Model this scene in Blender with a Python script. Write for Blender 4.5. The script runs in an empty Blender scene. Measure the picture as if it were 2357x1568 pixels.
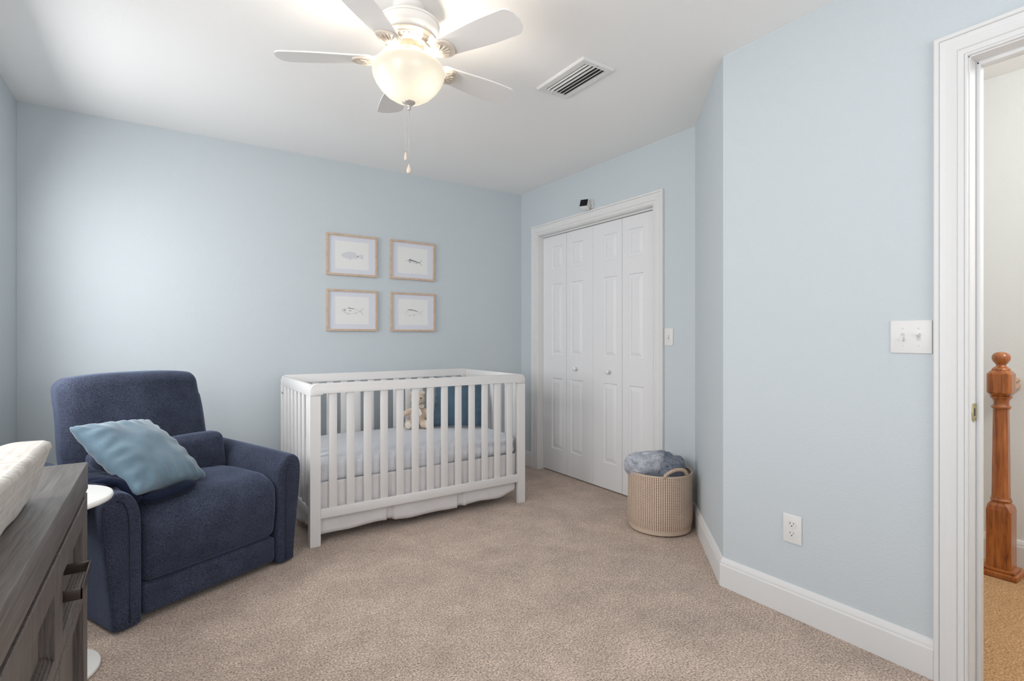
import bpy, bmesh, math, random
from math import sin, cos, pi, radians, sqrt, tan, atan2
from mathutils import Vector, Matrix, noise

random.seed(7)
SC = bpy.context.scene
COL = SC.collection

# ------------------------------------------------------------------ camera, light, exposure
CAM_H = 1.143
YAW = radians(33.95)
cd = bpy.data.cameras.new('camera'); cam = bpy.data.objects.new('camera', cd); COL.objects.link(cam)
cam.location = (0, 0, CAM_H); cam.rotation_euler = (pi/2, 0, -YAW)
cd.sensor_width = 36.0; cd.lens = 1198.0/2357.0*36.0
cd.shift_y = -(784.0-777.0)/2357.0; cd.clip_start = 0.02
SC.camera = cam
SC.view_settings.view_transform = 'Standard'
SC.view_settings.look = 'None'
SC.view_settings.gamma = 1.0
SC.view_settings.exposure = 0.0
SC.view_settings.use_curve_mapping = False
SC.cycles.use_denoising = True
SC.cycles.max_bounces = 12
SC.cycles.diffuse_bounces = 8
SC.cycles.sample_clamp_indirect = 6.0

W = bpy.data.worlds.new('world'); SC.world = W; W.use_nodes = True
W.node_tree.nodes['Background'].inputs[0].default_value = (0.80, 0.90, 1.0, 1)
W.node_tree.nodes['Background'].inputs[1].default_value = 1.2

def area(name, loc, rot, sx, sy, power, color, spread=180):
    l = bpy.data.lights.new(name, 'AREA'); l.shape = 'RECTANGLE'; l.size = sx; l.size_y = sy
    l.energy = power; l.color = color; l.spread = radians(spread)
    o = bpy.data.objects.new(name, l); COL.objects.link(o); o.location = loc; o.rotation_euler = rot
    return o
def point(name, loc, power, color, r=0.03):
    l = bpy.data.lights.new(name, 'POINT'); l.energy = power; l.color = color; l.shadow_soft_size = r
    o = bpy.data.objects.new(name, l); COL.objects.link(o); o.location = loc
    return o
# daylight through the far left window; near-left and rear lights are added fill
area('daylight_left', (-0.86, 2.92, 1.50), (0, -pi/2+radians(24), 0), 1.20, 1.04, 33, (1.0, 0.995, 0.99))
area('fill_left_near', (-0.86, 0.85, 1.50), (0, -pi/2+radians(13), 0), 1.20, 1.10, 37, (1.0, 0.985, 0.975))
area('fill_rear', (0.75, -1.24, 1.45), (pi/2+radians(42), 0, 0), 1.9, 1.25, 30, (0.97, 0.98, 1.0))  # added fill, tilted up to brighten the ceiling
HALL_LIGHT_POWER = 38
FAN_BULB_POWER = 3.6

# ------------------------------------------------------------------ helpers
def bm_new(): return bmesh.new()
def finish(bm, name, mat, parent=None, smooth=False, loc=None, angle=None):
    bmesh.ops.recalc_face_normals(bm, faces=bm.faces[:])
    me = bpy.data.meshes.new(name); bm.to_mesh(me); bm.free()
    mats = mat if isinstance(mat, (list, tuple)) else [mat]
    for m in mats: me.materials.append(m)
    if smooth:
        for p in me.polygons: p.use_smooth = True
        if angle is not None:
            try: me.set_sharp_from_angle(angle=radians(angle))
            except Exception: pass
    o = bpy.data.objects.new(name, me); COL.objects.link(o)
    if parent is not None: o.parent = parent
    if loc is not None: o.location = loc
    return o
def tag(o, label, cat, group=None):
    o['label'] = label; o['category'] = cat
    if group: o['group'] = group
    return o
def thing(name, label, cat, loc=(0, 0, 0), rz=0.0, group=None):
    o = bpy.data.objects.new(name, None); COL.objects.link(o)
    o.location = loc; o.rotation_euler = (0, 0, rz); o.empty_display_size = 0.1
    return tag(o, label, cat, group)
def structure(o): o['kind'] = 'structure'; return o
def group_struct(name, loc=(0, 0, 0)):
    o = bpy.data.objects.new(name, None); COL.objects.link(o); o.location = loc; o['kind'] = 'structure'; return o
def copy_tree(o, parent=None):
    c = o.copy(); COL.objects.link(c)
    if parent is not None: c.parent = parent
    for ch in list(o.children): copy_tree(ch, c)
    return c

def box(bm, x0, x1, y0, y1, z0, z1, bev=0.0, seg=2, M=None):
    vs = [bm.verts.new(p) for p in ((x0,y0,z0),(x1,y0,z0),(x1,y1,z0),(x0,y1,z0),(x0,y0,z1),(x1,y0,z1),(x1,y1,z1),(x0,y1,z1))]
    fs = [bm.faces.new([vs[i] for i in f]) for f in ((0,3,2,1),(4,5,6,7),(0,1,5,4),(1,2,6,5),(2,3,7,6),(3,0,4,7))]
    if bev > 0:
        es = list({e for f in fs for e in f.edges})
        r = bmesh.ops.bevel(bm, geom=es, offset=bev, segments=seg, profile=0.5, affect='EDGES')
        vs = list({v for f in r['faces'] for v in f.verts} | {v for v in vs if v.is_valid})
    if M is not None:
        for v in vs:
            if v.is_valid: v.co = M @ v.co
    return vs
def boxobj(name, mat, dims, parent=None, bev=0.0, seg=2, smooth=None):
    bm = bm_new(); box(bm, *dims, bev=bev, seg=seg)
    return finish(bm, name, mat, parent, smooth=(bev > 0 if smooth is None else smooth), angle=40)
def prism(bm, pts, axis, a0, a1, bev=0.0):
    """pts 2D polygon, extruded along axis; for 'y' pts are (x,z); 'x' pts are (y,z); 'z' pts are (x,y)"""
    def P(p, a):
        return {'y': (p[0], a, p[1]), 'x': (a, p[0], p[1]), 'z': (p[0], p[1], a)}[axis]
    A = [bm.verts.new(P(p, a0)) for p in pts]; B = [bm.verts.new(P(p, a1)) for p in pts]
    n = len(pts); fs = [bm.faces.new(A), bm.faces.new(B[::-1])]
    for i in range(n): fs.append(bm.faces.new((A[i], A[(i+1) % n], B[(i+1) % n], B[i])))
    if bev > 0:
        es = list(set(fs[0].edges) | set(fs[1].edges))
        bmesh.ops.bevel(bm, geom=es, offset=bev, segments=3, profile=0.5, affect='EDGES')
def lathe(bm, prof, n=48, cx=0, cy=0, uv=False, fn=None):
    rings = []
    for (r, z) in prof:
        if r < 1e-6: rings.append([bm.verts.new((cx, cy, z))])
        else:
            ring = []
            for k in range(n):
                a = 2*pi*k/n
                rr = r if fn is None else fn(r, z, a)
                ring.append(bm.verts.new((cx+rr*cos(a), cy+rr*sin(a), z)))
            rings.append(ring)
    L = bm.loops.layers.uv.verify() if uv else None
    m = len(prof)
    for i in range(m-1):
        a, b = rings[i], rings[i+1]
        for k in range(n):
            k2 = (k+1) % n
            if len(a) == 1 and len(b) == 1: continue
            if len(a) == 1: f = bm.faces.new((a[0], b[k], b[k2]))
            elif len(b) == 1: f = bm.faces.new((a[k], a[k2], b[0]))
            else: f = bm.faces.new((a[k], a[k2], b[k2], b[k]))
            if uv and len(f.verts) == 4:
                for lp, (uu, vv) in zip(f.loops, ((k, i), (k+1, i), (k+1, i+1), (k, i+1))):
                    lp[L].uv = (uu/n, vv/(m-1))
def tube(bm, pts, r, n=8, closed=False, cap=True, flat=1.0):
    pts = [Vector(p) for p in pts]; N = len(pts); rings = []
    prev = None
    for i, p in enumerate(pts):
        if closed: t = (pts[(i+1) % N]-pts[i-1]).normalized()
        else: t = (pts[min(i+1, N-1)]-pts[max(i-1, 0)]).normalized()
        if prev is None:
            u = t.cross(Vector((0, 0, 1)))
            if u.length < 1e-3: u = t.cross(Vector((1, 0, 0)))
            u.normalize()
        else:
            u = prev-t*prev.dot(t)
            u.normalize()
        prev = u; w = t.cross(u)
        rr = r[i] if isinstance(r, (list, tuple)) else r
        rings.append([bm.verts.new(p+u*rr*cos(2*pi*k/n)+w*rr*flat*sin(2*pi*k/n)) for k in range(n)])
    for i in range(N if closed else N-1):
        a, b = rings[i], rings[(i+1) % N]
        for k in range(n): bm.faces.new((a[k], a[(k+1) % n], b[(k+1) % n], b[k]))
    if cap and not closed: bm.faces.new(rings[0][::-1]); bm.faces.new(rings[-1])
def ellipsoid(bm, c, r, seg=20, rings=14, M=None):
    R = bmesh.ops.create_uvsphere(bm, u_segments=seg, v_segments=rings, radius=1.0)
    for v in R['verts']:
        q = Vector((v.co.x*r[0], v.co.y*r[1], v.co.z*r[2]))
        if M is not None: q = M @ q
        v.co = q+Vector(c)
def soft_box(bm, x0, x1, y0, y1, z0, z1, r=0.03, bulge=(0, 0, 0), n=14, fn=None, rx=None):
    """rounded cushion: r corner radius, bulge = extra puff on x,y,z faces"""
    c = Vector(((x0+x1)/2, (y0+y1)/2, (z0+z1)/2)); h = Vector(((x1-x0)/2, (y1-y0)/2, (z1-z0)/2))
    def param(t, hh):          # denser near the edges
        k = min(r/hh, 0.9)
        s = abs(t); e = 0.55
        q = (s/e)*(1-k) if s < e else (1-k)+(s-e)/(1-e)*k
        return math.copysign(q, t)*hh
    vd = {}
    def V(i, j, k):
        key = (i, j, k)
        if key in vd: return vd[key]
        t = Vector((2*i/n-1, 2*j/n-1, 2*k/n-1))
        p = Vector((param(t.x, h.x), param(t.y, h.y), param(t.z, h.z)))
        inner = Vector((max(-h.x+r, min(h.x-r, p.x)), max(-h.y+r, min(h.y-r, p.y)), max(-h.z+r, min(h.z-r, p.z))))
        d = p-inner
        if d.length > 1e-9: q = inner+d.normalized()*r
        else: q = p
        ux, uy, uz = q.x/h.x, q.y/h.y, q.z/h.z
        q.x += bulge[0]*math.copysign(1, q.x)*abs(ux)**3*(1-uy*uy)*(1-uz*uz)
        q.y += bulge[1]*math.copysign(1, q.y)*abs(uy)**3*(1-ux*ux)*(1-uz*uz)
        q.z += bulge[2]*math.copysign(1, q.z)*abs(uz)**3*(1-ux*ux)*(1-uy*uy)
        q = q+c
        if fn: q = fn(q)
        vd[key] = bm.verts.new(q)
        return vd[key]
    for a in range(n):
        for b in range(n):
            for s in (0, n):
                bm.faces.new((V(s, a, b), V(s, a+1, b), V(s, a+1, b+1), V(s, a, b+1)))
                bm.faces.new((V(a, s, b), V(a+1, s, b), V(a+1, s, b+1), V(a, s, b+1)))
                bm.faces.new((V(a, b, s), V(a+1, b, s), V(a+1, b+1, s), V(a, b+1, s)))
def smoothstep(a, b, x):
    t = max(0.0, min(1.0, (x-a)/(b-a))); return t*t*(3-2*t)

# ------------------------------------------------------------------ materials
def mat(name, color, rough=0.6, metal=0.0, spec=0.5, sheen=0.0, coat=0.0):
    m = bpy.data.materials.new(name); m.use_nodes = True
    b = m.node_tree.nodes['Principled BSDF']
    b.inputs['Base Color'].default_value = (*color, 1); b.inputs['Roughness'].default_value = rough
    b.inputs['Metallic'].default_value = metal; b.inputs['Specular IOR Level'].default_value = spec
    if sheen: b.inputs['Sheen Weight'].default_value = sheen; b.inputs['Sheen Roughness'].default_value = 0.4
    if coat: b.inputs['Coat Weight'].default_value = coat; b.inputs['Coat Roughness'].default_value = 0.15
    return m
class N:
    def __init__(s, m): s.m = m; s.t = m.node_tree; s.b = s.t.nodes['Principled BSDF']
    def n(s, typ, **kw):
        x = s.t.nodes.new(typ)
        for k, v in kw.items():
            if k.startswith('_'): setattr(x, k[1:], v)
            else: x.inputs[k].default_value = v
        return x
    def l(s, a, b): s.t.links.new(a, b)
    def coord(s, kind='Object', scale=(1, 1, 1), rot=(0, 0, 0)):
        tc = s.n('ShaderNodeTexCoord'); mp = s.n('ShaderNodeMapping')
        mp.inputs['Scale'].default_value = scale; mp.inputs['Rotation'].default_value = rot
        s.l(tc.outputs[kind], mp.inputs['Vector']); return mp.outputs['Vector']
    def noise(s, vec, scale, detail=2, rough=0.5, dist=0.0):
        x = s.n('ShaderNodeTexNoise'); x.inputs['Scale'].default_value = scale; x.inputs['Detail'].default_value = detail
        x.inputs['Roughness'].default_value = rough; x.inputs['Distortion'].default_value = dist
        s.l(vec, x.inputs['Vector']); return x.outputs['Fac']
    def ramp(s, fac, stops):
        x = s.n('ShaderNodeValToRGB'); cr = x.color_ramp
        while len(cr.elements) < len(stops): cr.elements.new(0.5)
        for e, (p, c) in zip(cr.elements, stops): e.position = p; e.color = (*c, 1)
        s.l(fac, x.inputs['Fac']); return x.outputs['Color']
    def mix(s, a, b, fac, typ='MIX'):
        x = s.n('ShaderNodeMix', _data_type='RGBA', _blend_type=typ)
        if isinstance(fac, (int, float)): x.inputs[0].default_value = fac
        else: s.l(fac, x.inputs[0])
        for i, v in ((6, a), (7, b)):
            if isinstance(v, tuple): x.inputs[i].default_value = (*v, 1)
            else: s.l(v, x.inputs[i])
        return x.outputs[2]
    def math(s, op, a, b=None):
        x = s.n('ShaderNodeMath', _operation=op)
        for i, v in ((0, a), (1, b)):
            if v is None: continue
            if isinstance(v, (int, float)): x.inputs[i].default_value = v
            else: s.l(v, x.inputs[i])
        return x.outputs[0]
    def bump(s, h, strength=0.3, dist=0.002):
        x = s.n('ShaderNodeBump'); x.inputs['Strength'].default_value = strength; x.inputs['Distance'].default_value = dist
        s.l(h, x.inputs['Height']); s.l(x.outputs['Normal'], s.b.inputs['Normal']); return x
    def color(s, c): s.l(c, s.b.inputs['Base Color'])

def wall_paint(name, color, strength=0.30):
    m = mat(name, color, 0.62, spec=0.25); q = N(m); v = q.coord('Object')
    q.bump(q.noise(v, 130, 3, 0.6), strength, 0.004); return m
M_wall = wall_paint('blue_wall_paint', (0.550, 0.600, 0.630))
M_hallwall = wall_paint('white_wall_paint', (0.74, 0.745, 0.735))
M_ceil = wall_paint('ceiling_paint', (0.86, 0.855, 0.845), 0.12)
M_trim = mat('white_trim_gloss', (0.71, 0.706, 0.702), 0.45, spec=0.3)
M_door = mat('white_door_paint', (0.76, 0.76, 0.77), 0.42, spec=0.4)
_q = N(M_door); _q.bump(_q.noise(_q.coord('Object', (60, 60, 3)), 8, 3, 0.6), 0.06, 0.001)
M_crib = mat('crib_white_lacquer', (0.75, 0.735, 0.725), 0.42, spec=0.3)
M_plastic = mat('white_plastic', (0.72, 0.715, 0.705), 0.4, spec=0.3)
M_fan = mat('fan_white_enamel', (0.78, 0.76, 0.74), 0.42)
M_fancream = mat('fan_cream_metal', (0.62, 0.55, 0.47), 0.45)
M_black = mat('black_plastic', (0.012, 0.012, 0.014), 0.5, spec=0.15)
M_dark = mat('painted_hole_shade', (0.03, 0.03, 0.03), 0.8)  # dark colour standing in for shade in holes and vent
M_brass = mat('aged_brass', (0.50, 0.42, 0.22), 0.35, metal=0.9)
M_steel = mat('bolt_steel', (0.35, 0.35, 0.36), 0.35, metal=0.9)
M_chain = mat('chain_nickel', (0.60, 0.57, 0.52), 0.35, metal=0.8)
M_table = mat('white_table_lacquer', (0.84, 0.83, 0.80), 0.35)

def carpet(name, dark, mid, light, big=0.10):
    m = mat(name, mid, 0.95, spec=0.08, sheen=0.15); q = N(m); v = q.coord('Object')
    fine = q.noise(v, 140, 4, 0.75)
    c = q.ramp(fine, [(0.34, dark), (0.50, mid), (0.65, light)])
    broad = q.noise(v, 5.0, 5, 0.68, 0.1)
    b = q.ramp(broad, [(0.32, (1-big*1.7,)*3), (0.64, (1+big,)*3)])
    mid2 = q.noise(v, 38, 3, 0.6)
    b2 = q.ramp(mid2, [(0.25, (0.86,)*3), (0.75, (1.1,)*3)])
    c = q.mix(c, b, 1.0, 'MULTIPLY'); c = q.mix(c, b2, 1.0, 'MULTIPLY')
    q.color(c)
    h = q.math('ADD', q.math('MULTIPLY', fine, 1.0), q.math('MULTIPLY', mid2, 0.6))
    q.bump(h, 0.9, 0.006); return m
M_carpet = carpet('taupe_carpet_pile', (0.20, 0.135, 0.10), (0.565, 0.435, 0.355), (0.90, 0.76, 0.65))
M_hallcarpet = carpet('tan_hall_carpet_pile', (0.25, 0.115, 0.040), (0.55, 0.315, 0.14), (0.80, 0.52, 0.28), 0.05)

def fabric(name, c1, c2, scale=260, rough=0.9, sheen=0.3, bumpd=0.0012, stretch=(1, 1, 2.4), broad=0.12, tint=None):
    m = mat(name, c1, rough, spec=0.15, sheen=sheen); q = N(m); v = q.coord('Object', stretch)
    if tint: q.b.inputs['Sheen Tint'].default_value = (*tint, 1)
    f = q.noise(v, scale, 3, 0.65)
    c = q.ramp(f, [(0.34, c1), (0.66, c2)])
    b = q.ramp(q.noise(q.coord('Object'), 7, 3, 0.6), [(0.3, (1-broad,)*3), (0.7, (1+broad,)*3)])
    q.color(q.mix(c, b, 1.0, 'MULTIPLY')); q.bump(f, 0.5, bumpd); return m
M_chair = fabric('navy_chenille', (0.010, 0.011, 0.018), (0.070, 0.083, 0.130), 220, sheen=0.3, tint=(0.55, 0.68, 1.0), broad=0.22)
M_thread = mat('navy_piping', (0.018, 0.023, 0.045), 0.8)
M_velvet = fabric('light_blue_velvet', (0.105, 0.172, 0.225), (0.165, 0.24, 0.30), 500, 0.6, 0.5, 0.0004, (1, 1, 1), 0.16)
M_velvet2 = fabric('deep_blue_velvet', (0.045, 0.078, 0.115), (0.080, 0.128, 0.175), 500, 0.6, 0.6, 0.0004, (1, 1, 1), 0.20)
M_throw = fabric('navy_fleece', (0.005, 0.008, 0.022), (0.012, 0.018, 0.042), 300, 0.9, 0.10, 0.001, (1, 1, 1))
M_furlight = fabric('pale_grey_plush', (0.44, 0.455, 0.51), (0.58, 0.595, 0.64), 120, 0.9, 0.4, 0.002, (1, 1, 1), 0.12)
M_furdark = fabric('slate_grey_plush', (0.19, 0.21, 0.26), (0.30, 0.33, 0.39), 120, 0.9, 0.4, 0.002, (1, 1, 1), 0.2)
M_teddy = fabric('beige_plush', (0.60, 0.47, 0.36), (0.72, 0.60, 0.48), 200, 0.95, 0.5, 0.0015, (1, 1, 1), 0.05)
M_teddypad = fabric('cream_plush', (0.80, 0.72, 0.64), (0.86, 0.80, 0.73), 200, 0.95, 0.4, 0.001, (1, 1, 1), 0.03)
M_ribbon = mat('ivory_satin', (0.84, 0.78, 0.68), 0.35, sheen=0.3)
M_skirt = fabric('white_cotton_voile', (0.70, 0.68, 0.68), (0.76, 0.74, 0.74), 420, 0.9, 0.1, 0.0004, (1, 1, 1), 0.04)

def sheet_mat():
    m = mat('patterned_grey_sheet', (0.6, 0.62, 0.66), 0.9, spec=0.1, sheen=0.1); q = N(m)
    v = q.coord('Object', (1, 1, 1), (radians(35), radians(20), radians(45)))
    ck = q.n('ShaderNodeTexVoronoi', Scale=170.0, Randomness=0.25); q.l(v, ck.inputs['Vector'])
    c = q.ramp(ck.outputs['Distance'], [(0.25, (0.80, 0.81, 0.84)), (0.55, (0.62, 0.63, 0.67))])
    q.color(c); q.bump(q.noise(v, 300, 2), 0.2, 0.0006); return m
M_sheet = sheet_mat()
def pad_mat():
    m = mat('quilted_white_terry', (0.74, 0.71, 0.67), 0.95, spec=0.1, sheen=0.2); q = N(m); v = q.coord('Object')
    ck = q.n('ShaderNodeTexVoronoi', Scale=62.0, Randomness=0.35); ck.distance = 'CHEBYCHEV'; q.l(v, ck.inputs['Vector'])
    c = q.ramp(ck.outputs['Distance'], [(0.10, (0.52, 0.495, 0.46)), (0.62, (0.36, 0.325, 0.29))])
    q.color(c); q.bump(q.math('MULTIPLY', ck.outputs['Distance'], -1.0), 0.30, 0.003); return m
M_pad = pad_mat()

def wood(name, cols, scale=(30, 2.2, 30), nscale=3.0, rough=0.45, bump=0.35, bd=0.0012, coat=0.0, spec=0.5):
    m = mat(name, cols[1], rough, spec=spec, coat=coat); q = N(m); v = q.coord('Object', scale)
    f = q.noise(v, nscale, 5, 0.65, 0.4)
    q.color(q.ramp(f, [(0.28, cols[0]), (0.5, cols[1]), (0.72, cols[2])]))
    if bump: q.bump(f, bump, bd)
    return m
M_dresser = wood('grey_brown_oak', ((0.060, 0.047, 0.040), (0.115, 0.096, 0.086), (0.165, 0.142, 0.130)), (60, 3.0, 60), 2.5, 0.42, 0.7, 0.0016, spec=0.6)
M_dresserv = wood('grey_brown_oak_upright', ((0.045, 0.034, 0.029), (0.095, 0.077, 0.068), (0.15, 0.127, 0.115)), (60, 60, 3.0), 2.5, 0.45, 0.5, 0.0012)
M_pull = mat('bronze_pull', (0.085, 0.065, 0.055), 0.32, metal=0.75)
M_oak = wood('orange_oak_varnish', ((0.12, 0.026, 0.006), (0.36, 0.105, 0.022), (0.48, 0.165, 0.042)), (26, 26, 2.4), 2.4, 0.30, 0.15, 0.0006, coat=0.5)
M_rail = wood('pale_oak_rail', ((0.30, 0.17, 0.09), (0.45, 0.28, 0.16), (0.55, 0.36, 0.22)), (3, 26, 26), 2.4, 0.35, 0.1, 0.0006)
M_frame = wood('blond_wood_frame', ((0.46, 0.33, 0.235), (0.56, 0.42, 0.31), (0.64, 0.50, 0.38)), (14, 14, 14), 2.0, 0.5, 0.1, 0.0004)
M_mount = mat('lavender_white_mount', (0.66, 0.67, 0.735), 0.8)
M_paper = mat('off_white_paper', (0.76, 0.76, 0.745), 0.8)
M_sketch = mat('pale_grey_pencil', (0.42, 0.43, 0.45), 0.9)
M_sketchpale = mat('faint_grey_pencil', (0.62, 0.625, 0.645), 0.9)
M_sketchdark = mat('dark_grey_pencil', (0.20, 0.22, 0.26), 0.9)

def thin_glass():
    m = bpy.data.materials.new('clear_glass'); m.use_nodes = True; t = m.node_tree; t.nodes.clear()
    o = t.nodes.new('ShaderNodeOutputMaterial'); tr = t.nodes.new('ShaderNodeBsdfTransparent'); g = t.nodes.new('ShaderNodeBsdfGlossy')
    g.inputs['Roughness'].default_value = 0.02; mx = t.nodes.new('ShaderNodeMixShader'); mx.inputs[0].default_value = 0.05
    t.links.new(tr.outputs[0], mx.inputs[1]); t.links.new(g.outputs[0], mx.inputs[2]); t.links.new(mx.outputs[0], o.inputs[0]); return m
M_glass = thin_glass()
def glow(name, color, strength, base=(0.8, 0.78, 0.7)):
    m = mat(name, base, 0.3); b = m.node_tree.nodes['Principled BSDF']
    b.inputs['Emission Color'].default_value = (*color, 1); b.inputs['Emission Strength'].default_value = strength; return m
def bowl_mat():
    m = glow('frosted_lit_glass', (1.0, 0.89, 0.68), 0.8, (0.30, 0.28, 0.25)); q = N(m)
    # three bulbs behind the frosted glass glow through as soft lobes
    v = q.coord('Object')
    tot = None
    for k in range(3):
        a = radians(-58+120*k)
        d = q.n('ShaderNodeVectorMath', _operation='DISTANCE'); q.l(v, d.inputs[0]); d.inputs[1].default_value = (0.085*cos(a), 0.085*sin(a), -0.100)
        mr = q.n('ShaderNodeMapRange', _interpolation_type='SMOOTHSTEP'); mr.inputs['From Min'].default_value = 0.0; mr.inputs['From Max'].default_value = 0.115
        mr.inputs['To Min'].default_value = 1.0; mr.inputs['To Max'].default_value = 0.0; q.l(d.outputs['Value'], mr.inputs['Value'])
        tot = mr.outputs[0] if tot is None else q.math('ADD', tot, mr.outputs[0])
    q.l(q.math('ADD', q.math('MULTIPLY', tot, 0.50), 0.58), q.b.inputs['Emission Strength'])
    return m
M_bowl = bowl_mat()
def basket_mat():
    m = mat('woven_seagrass', (0.6, 0.5, 0.4), 0.8, spec=0.2); q = N(m)
    tc = q.n('ShaderNodeTexCoord'); sp = q.n('ShaderNodeSeparateXYZ'); q.l(tc.outputs['UV'], sp.inputs[0])
    su = q.math('SINE', q.math('MULTIPLY', sp.outputs['X'], 2*pi*BK_N)); sv = q.math('SINE', q.math('MULTIPLY', sp.outputs['Y'], 2*pi*BK_R))
    # brown seagrass shows only in the gaps between the pale stitches
    g = q.math('MULTIPLY', q.math('ADD', q.math('MULTIPLY', su, 0.5), 0.5), q.math('ADD', q.math('MULTIPLY', sv, 0.5), 0.5))
    nz = q.noise(q.coord('Object'), 9, 3, 0.6)
    g2 = q.math('ADD', g, q.math('MULTIPLY', q.math('SUBTRACT', nz, 0.5), 0.25))
    c = q.ramp(g2, [(0.14, (0.74, 0.60, 0.49)), (0.40, (0.17, 0.10, 0.065))])
    q.color(c); return m
BK_N, BK_R = 96, 38
M_basket = basket_mat()

# ------------------------------------------------------------------ the room
H = 2.44
XL, YB, XC = -0.658, 3.882, 2.716           # left wall, back wall, closet wall
C1 = (2.716, 2.022); C2 = (2.149, 1.448)    # ends of the angled wall
XD = 2.149                                   # wall holding the hallway door
YR = -1.05                                   # wall behind the camera
D0, D1, DZ = -0.245, 0.567, 2.045            # doorway opening
K0, K1, KZ = 2.345, 3.622, 2.025             # closet opening

def wall(name, p0, p1, th, h, openings=(), material=None, z0=0.0, ext=(0, 0)):
    """inner face runs p0->p1, thickness to the right-hand side of the direction"""
    p0 = Vector((*p0, 0)); p1 = Vector((*p1, 0)); d = (p1-p0).normalized(); nrm = Vector((d.y, -d.x, 0)); L = (p1-p0).length
    bm = bm_new()
    def piece(s0, s1, za, zb):
        if s1-s0 < 1e-4 or zb-za < 1e-4: return
        M = Matrix(((d.x, nrm.x, 0, p0.x), (d.y, nrm.y, 0, p0.y), (0, 0, 1, 0), (0, 0, 0, 1)))
        box(bm, s0, s1, 0, th, za, zb, M=M)
    s = -ext[0]
    for (a, b, za, zb) in sorted(openings):
        piece(s, a, z0, h); piece(a, b, z0, za); piece(a, b, zb, h); s = b
    piece(s, L+ext[1], z0, h)
    return structure(finish(bm, name, material or M_wall))
T = 0.12
VY0_, VY1_, VZ0_ = 0.30, 1.40, 0.95  # opening of the added near-left window, out of view
WY0, WY1, WZ0, WZ1 = 2.38, 3.46, 0.88, 2.12      # window in the left wall
wall('wall_left', (XL, YR), (XL, YB), -T, H, [(VY0_-YR, VY1_-YR, VZ0_, WZ1), (WY0-YR, WY1-YR, WZ0, WZ1)], ext=(T, T))
wall('wall_back', (XL, YB), (XC, YB), -T, H, ext=(0, T))
wall('wall_closet', (XC, YB), (XC, C1[1]), -T, H, [(YB-K1, YB-K0, 0, KZ)], ext=(0, 0))
wall('wall_angled', C1, C2, -T, H, ext=(0.03, 0.0))
wall('wall_right', C2, (XD, YR), -T, H, [(C2[1]-D1, C2[1]-D0, 0, DZ)], ext=(0, T))
wall('wall_rear', (XD, YR), (XL, YR), -T, H, [(0.45, 2.35, 0.83, 2.08)])
# floor and ceiling follow the plan of the room
def slab(name, pts, z0, z1, material):
    bm = bm_new(); prism(bm, pts, 'z', z0, z1); return structure(finish(bm, name, material))
plan = [(XL-T, YR-T), (XD+0.06, YR-T), (XD+0.06, 1.40), (2.84, 2.0), (3.35, 2.0), (3.35, YB+T), (XL-T, YB+T)]
slab('floor', plan, -0.08, 0.0, M_carpet)
slab('ceiling', [(XL-T, YR-T), (XD+T-0.01, YR-T), (XD+T-0.01, 1.44), (2.84, 2.0), (3.35, 2.0), (3.35, YB+T), (XL-T, YB+T)], H, H+0.1, M_ceil)
HX = 3.55
slab('floor_hall', [(XD+0.06, -1.2), (HX+0.1, -1.2), (HX+0.1, 1.36), (XD+0.06, 1.36)], -0.08, 0.0, M_hallcarpet)
HC = 2.48
slab('ceiling_hall', [(XD+T, -1.2), (HX+0.1, -1.2), (HX+0.1, 1.36), (XD+T, 1.36)], HC, HC+0.1, M_ceil)
wall('wall_hall', (HX, 1.35), (HX, -1.2), -0.1, HC, material=M_hallwall)
wall('wall_hall_end', (XD+T, 1.35), (HX+0.1, 1.35), -0.1, HC, material=M_hallwall)
wall('wall_hall_near', (HX+0.1, -1.2), (XD+T, -1.2), -0.1, HC, material=M_hallwall)
# closet interior behind the folding doors
wall('wall_closet_inner', (3.30, 2.0), (3.30, YB+T), 0.05, H, material=M_hallwall)
wall('wall_closet_side', (2.836, 2.05), (3.35, 2.05), 0.05, H, material=M_hallwall)

# baseboards: moulded profile (distance from wall, height)
BP = [(0.0, 0.0), (0.016, 0.0), (0.016, 0.098), (0.0135, 0.103), (0.0125, 0.111), (0.0095, 0.119), (0.006, 0.127), (0.0, 0.130)]
def sweep_floor(names, nodes, prof, caps=True):
    nodes = [Vector(p) for p in nodes]; n = len(nodes)
    def off(i, w):
        if i == 0: d = (nodes[1]-nodes[0]).normalized(); nn = Vector((-d.y, d.x)); return nodes[0]+nn*w
        if i == n-1: d = (nodes[-1]-nodes[-2]).normalized(); nn = Vector((-d.y, d.x)); return nodes[-1]+nn*w
        d0 = (nodes[i]-nodes[i-1]).normalized(); d1 = (nodes[i+1]-nodes[i]).normalized()
        n0 = Vector((-d0.y, d0.x)); n1 = Vector((-d1.y, d1.x)); m = (n0+n1).normalized()
        return nodes[i]+m*(w/max(0.2, m.dot(n0)))
    for i in range(n-1):
        bm = bm_new()
        A = [bm.verts.new((*off(i, w), z)) for w, z in prof]; B = [bm.verts.new((*off(i+1, w), z)) for w, z in prof]
        k = len(prof)
        bm.faces.new(A); bm.faces.new(B[::-1])
        for j in range(k): bm.faces.new((A[j], A[(j+1) % k], B[(j+1) % k], B[j]))
        structure(finish(bm, names[i], M_trim))
sweep_floor(['baseboard_right', 'baseboard_angled', 'baseboard_closet_right'], [(XD, 0.655), C2, C1, (XC, 2.262)], BP)
sweep_floor(['baseboard_closet_left', 'baseboard_back', 'baseboard_left'], [(XC, 3.705), (XC, YB), (XL, YB), (XL, YR)], BP)
sweep_floor(['baseboard_hall'], [(HX, -1.2), (HX, 1.35)], [(w, z*1.02) for w, z in BP])

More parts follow.
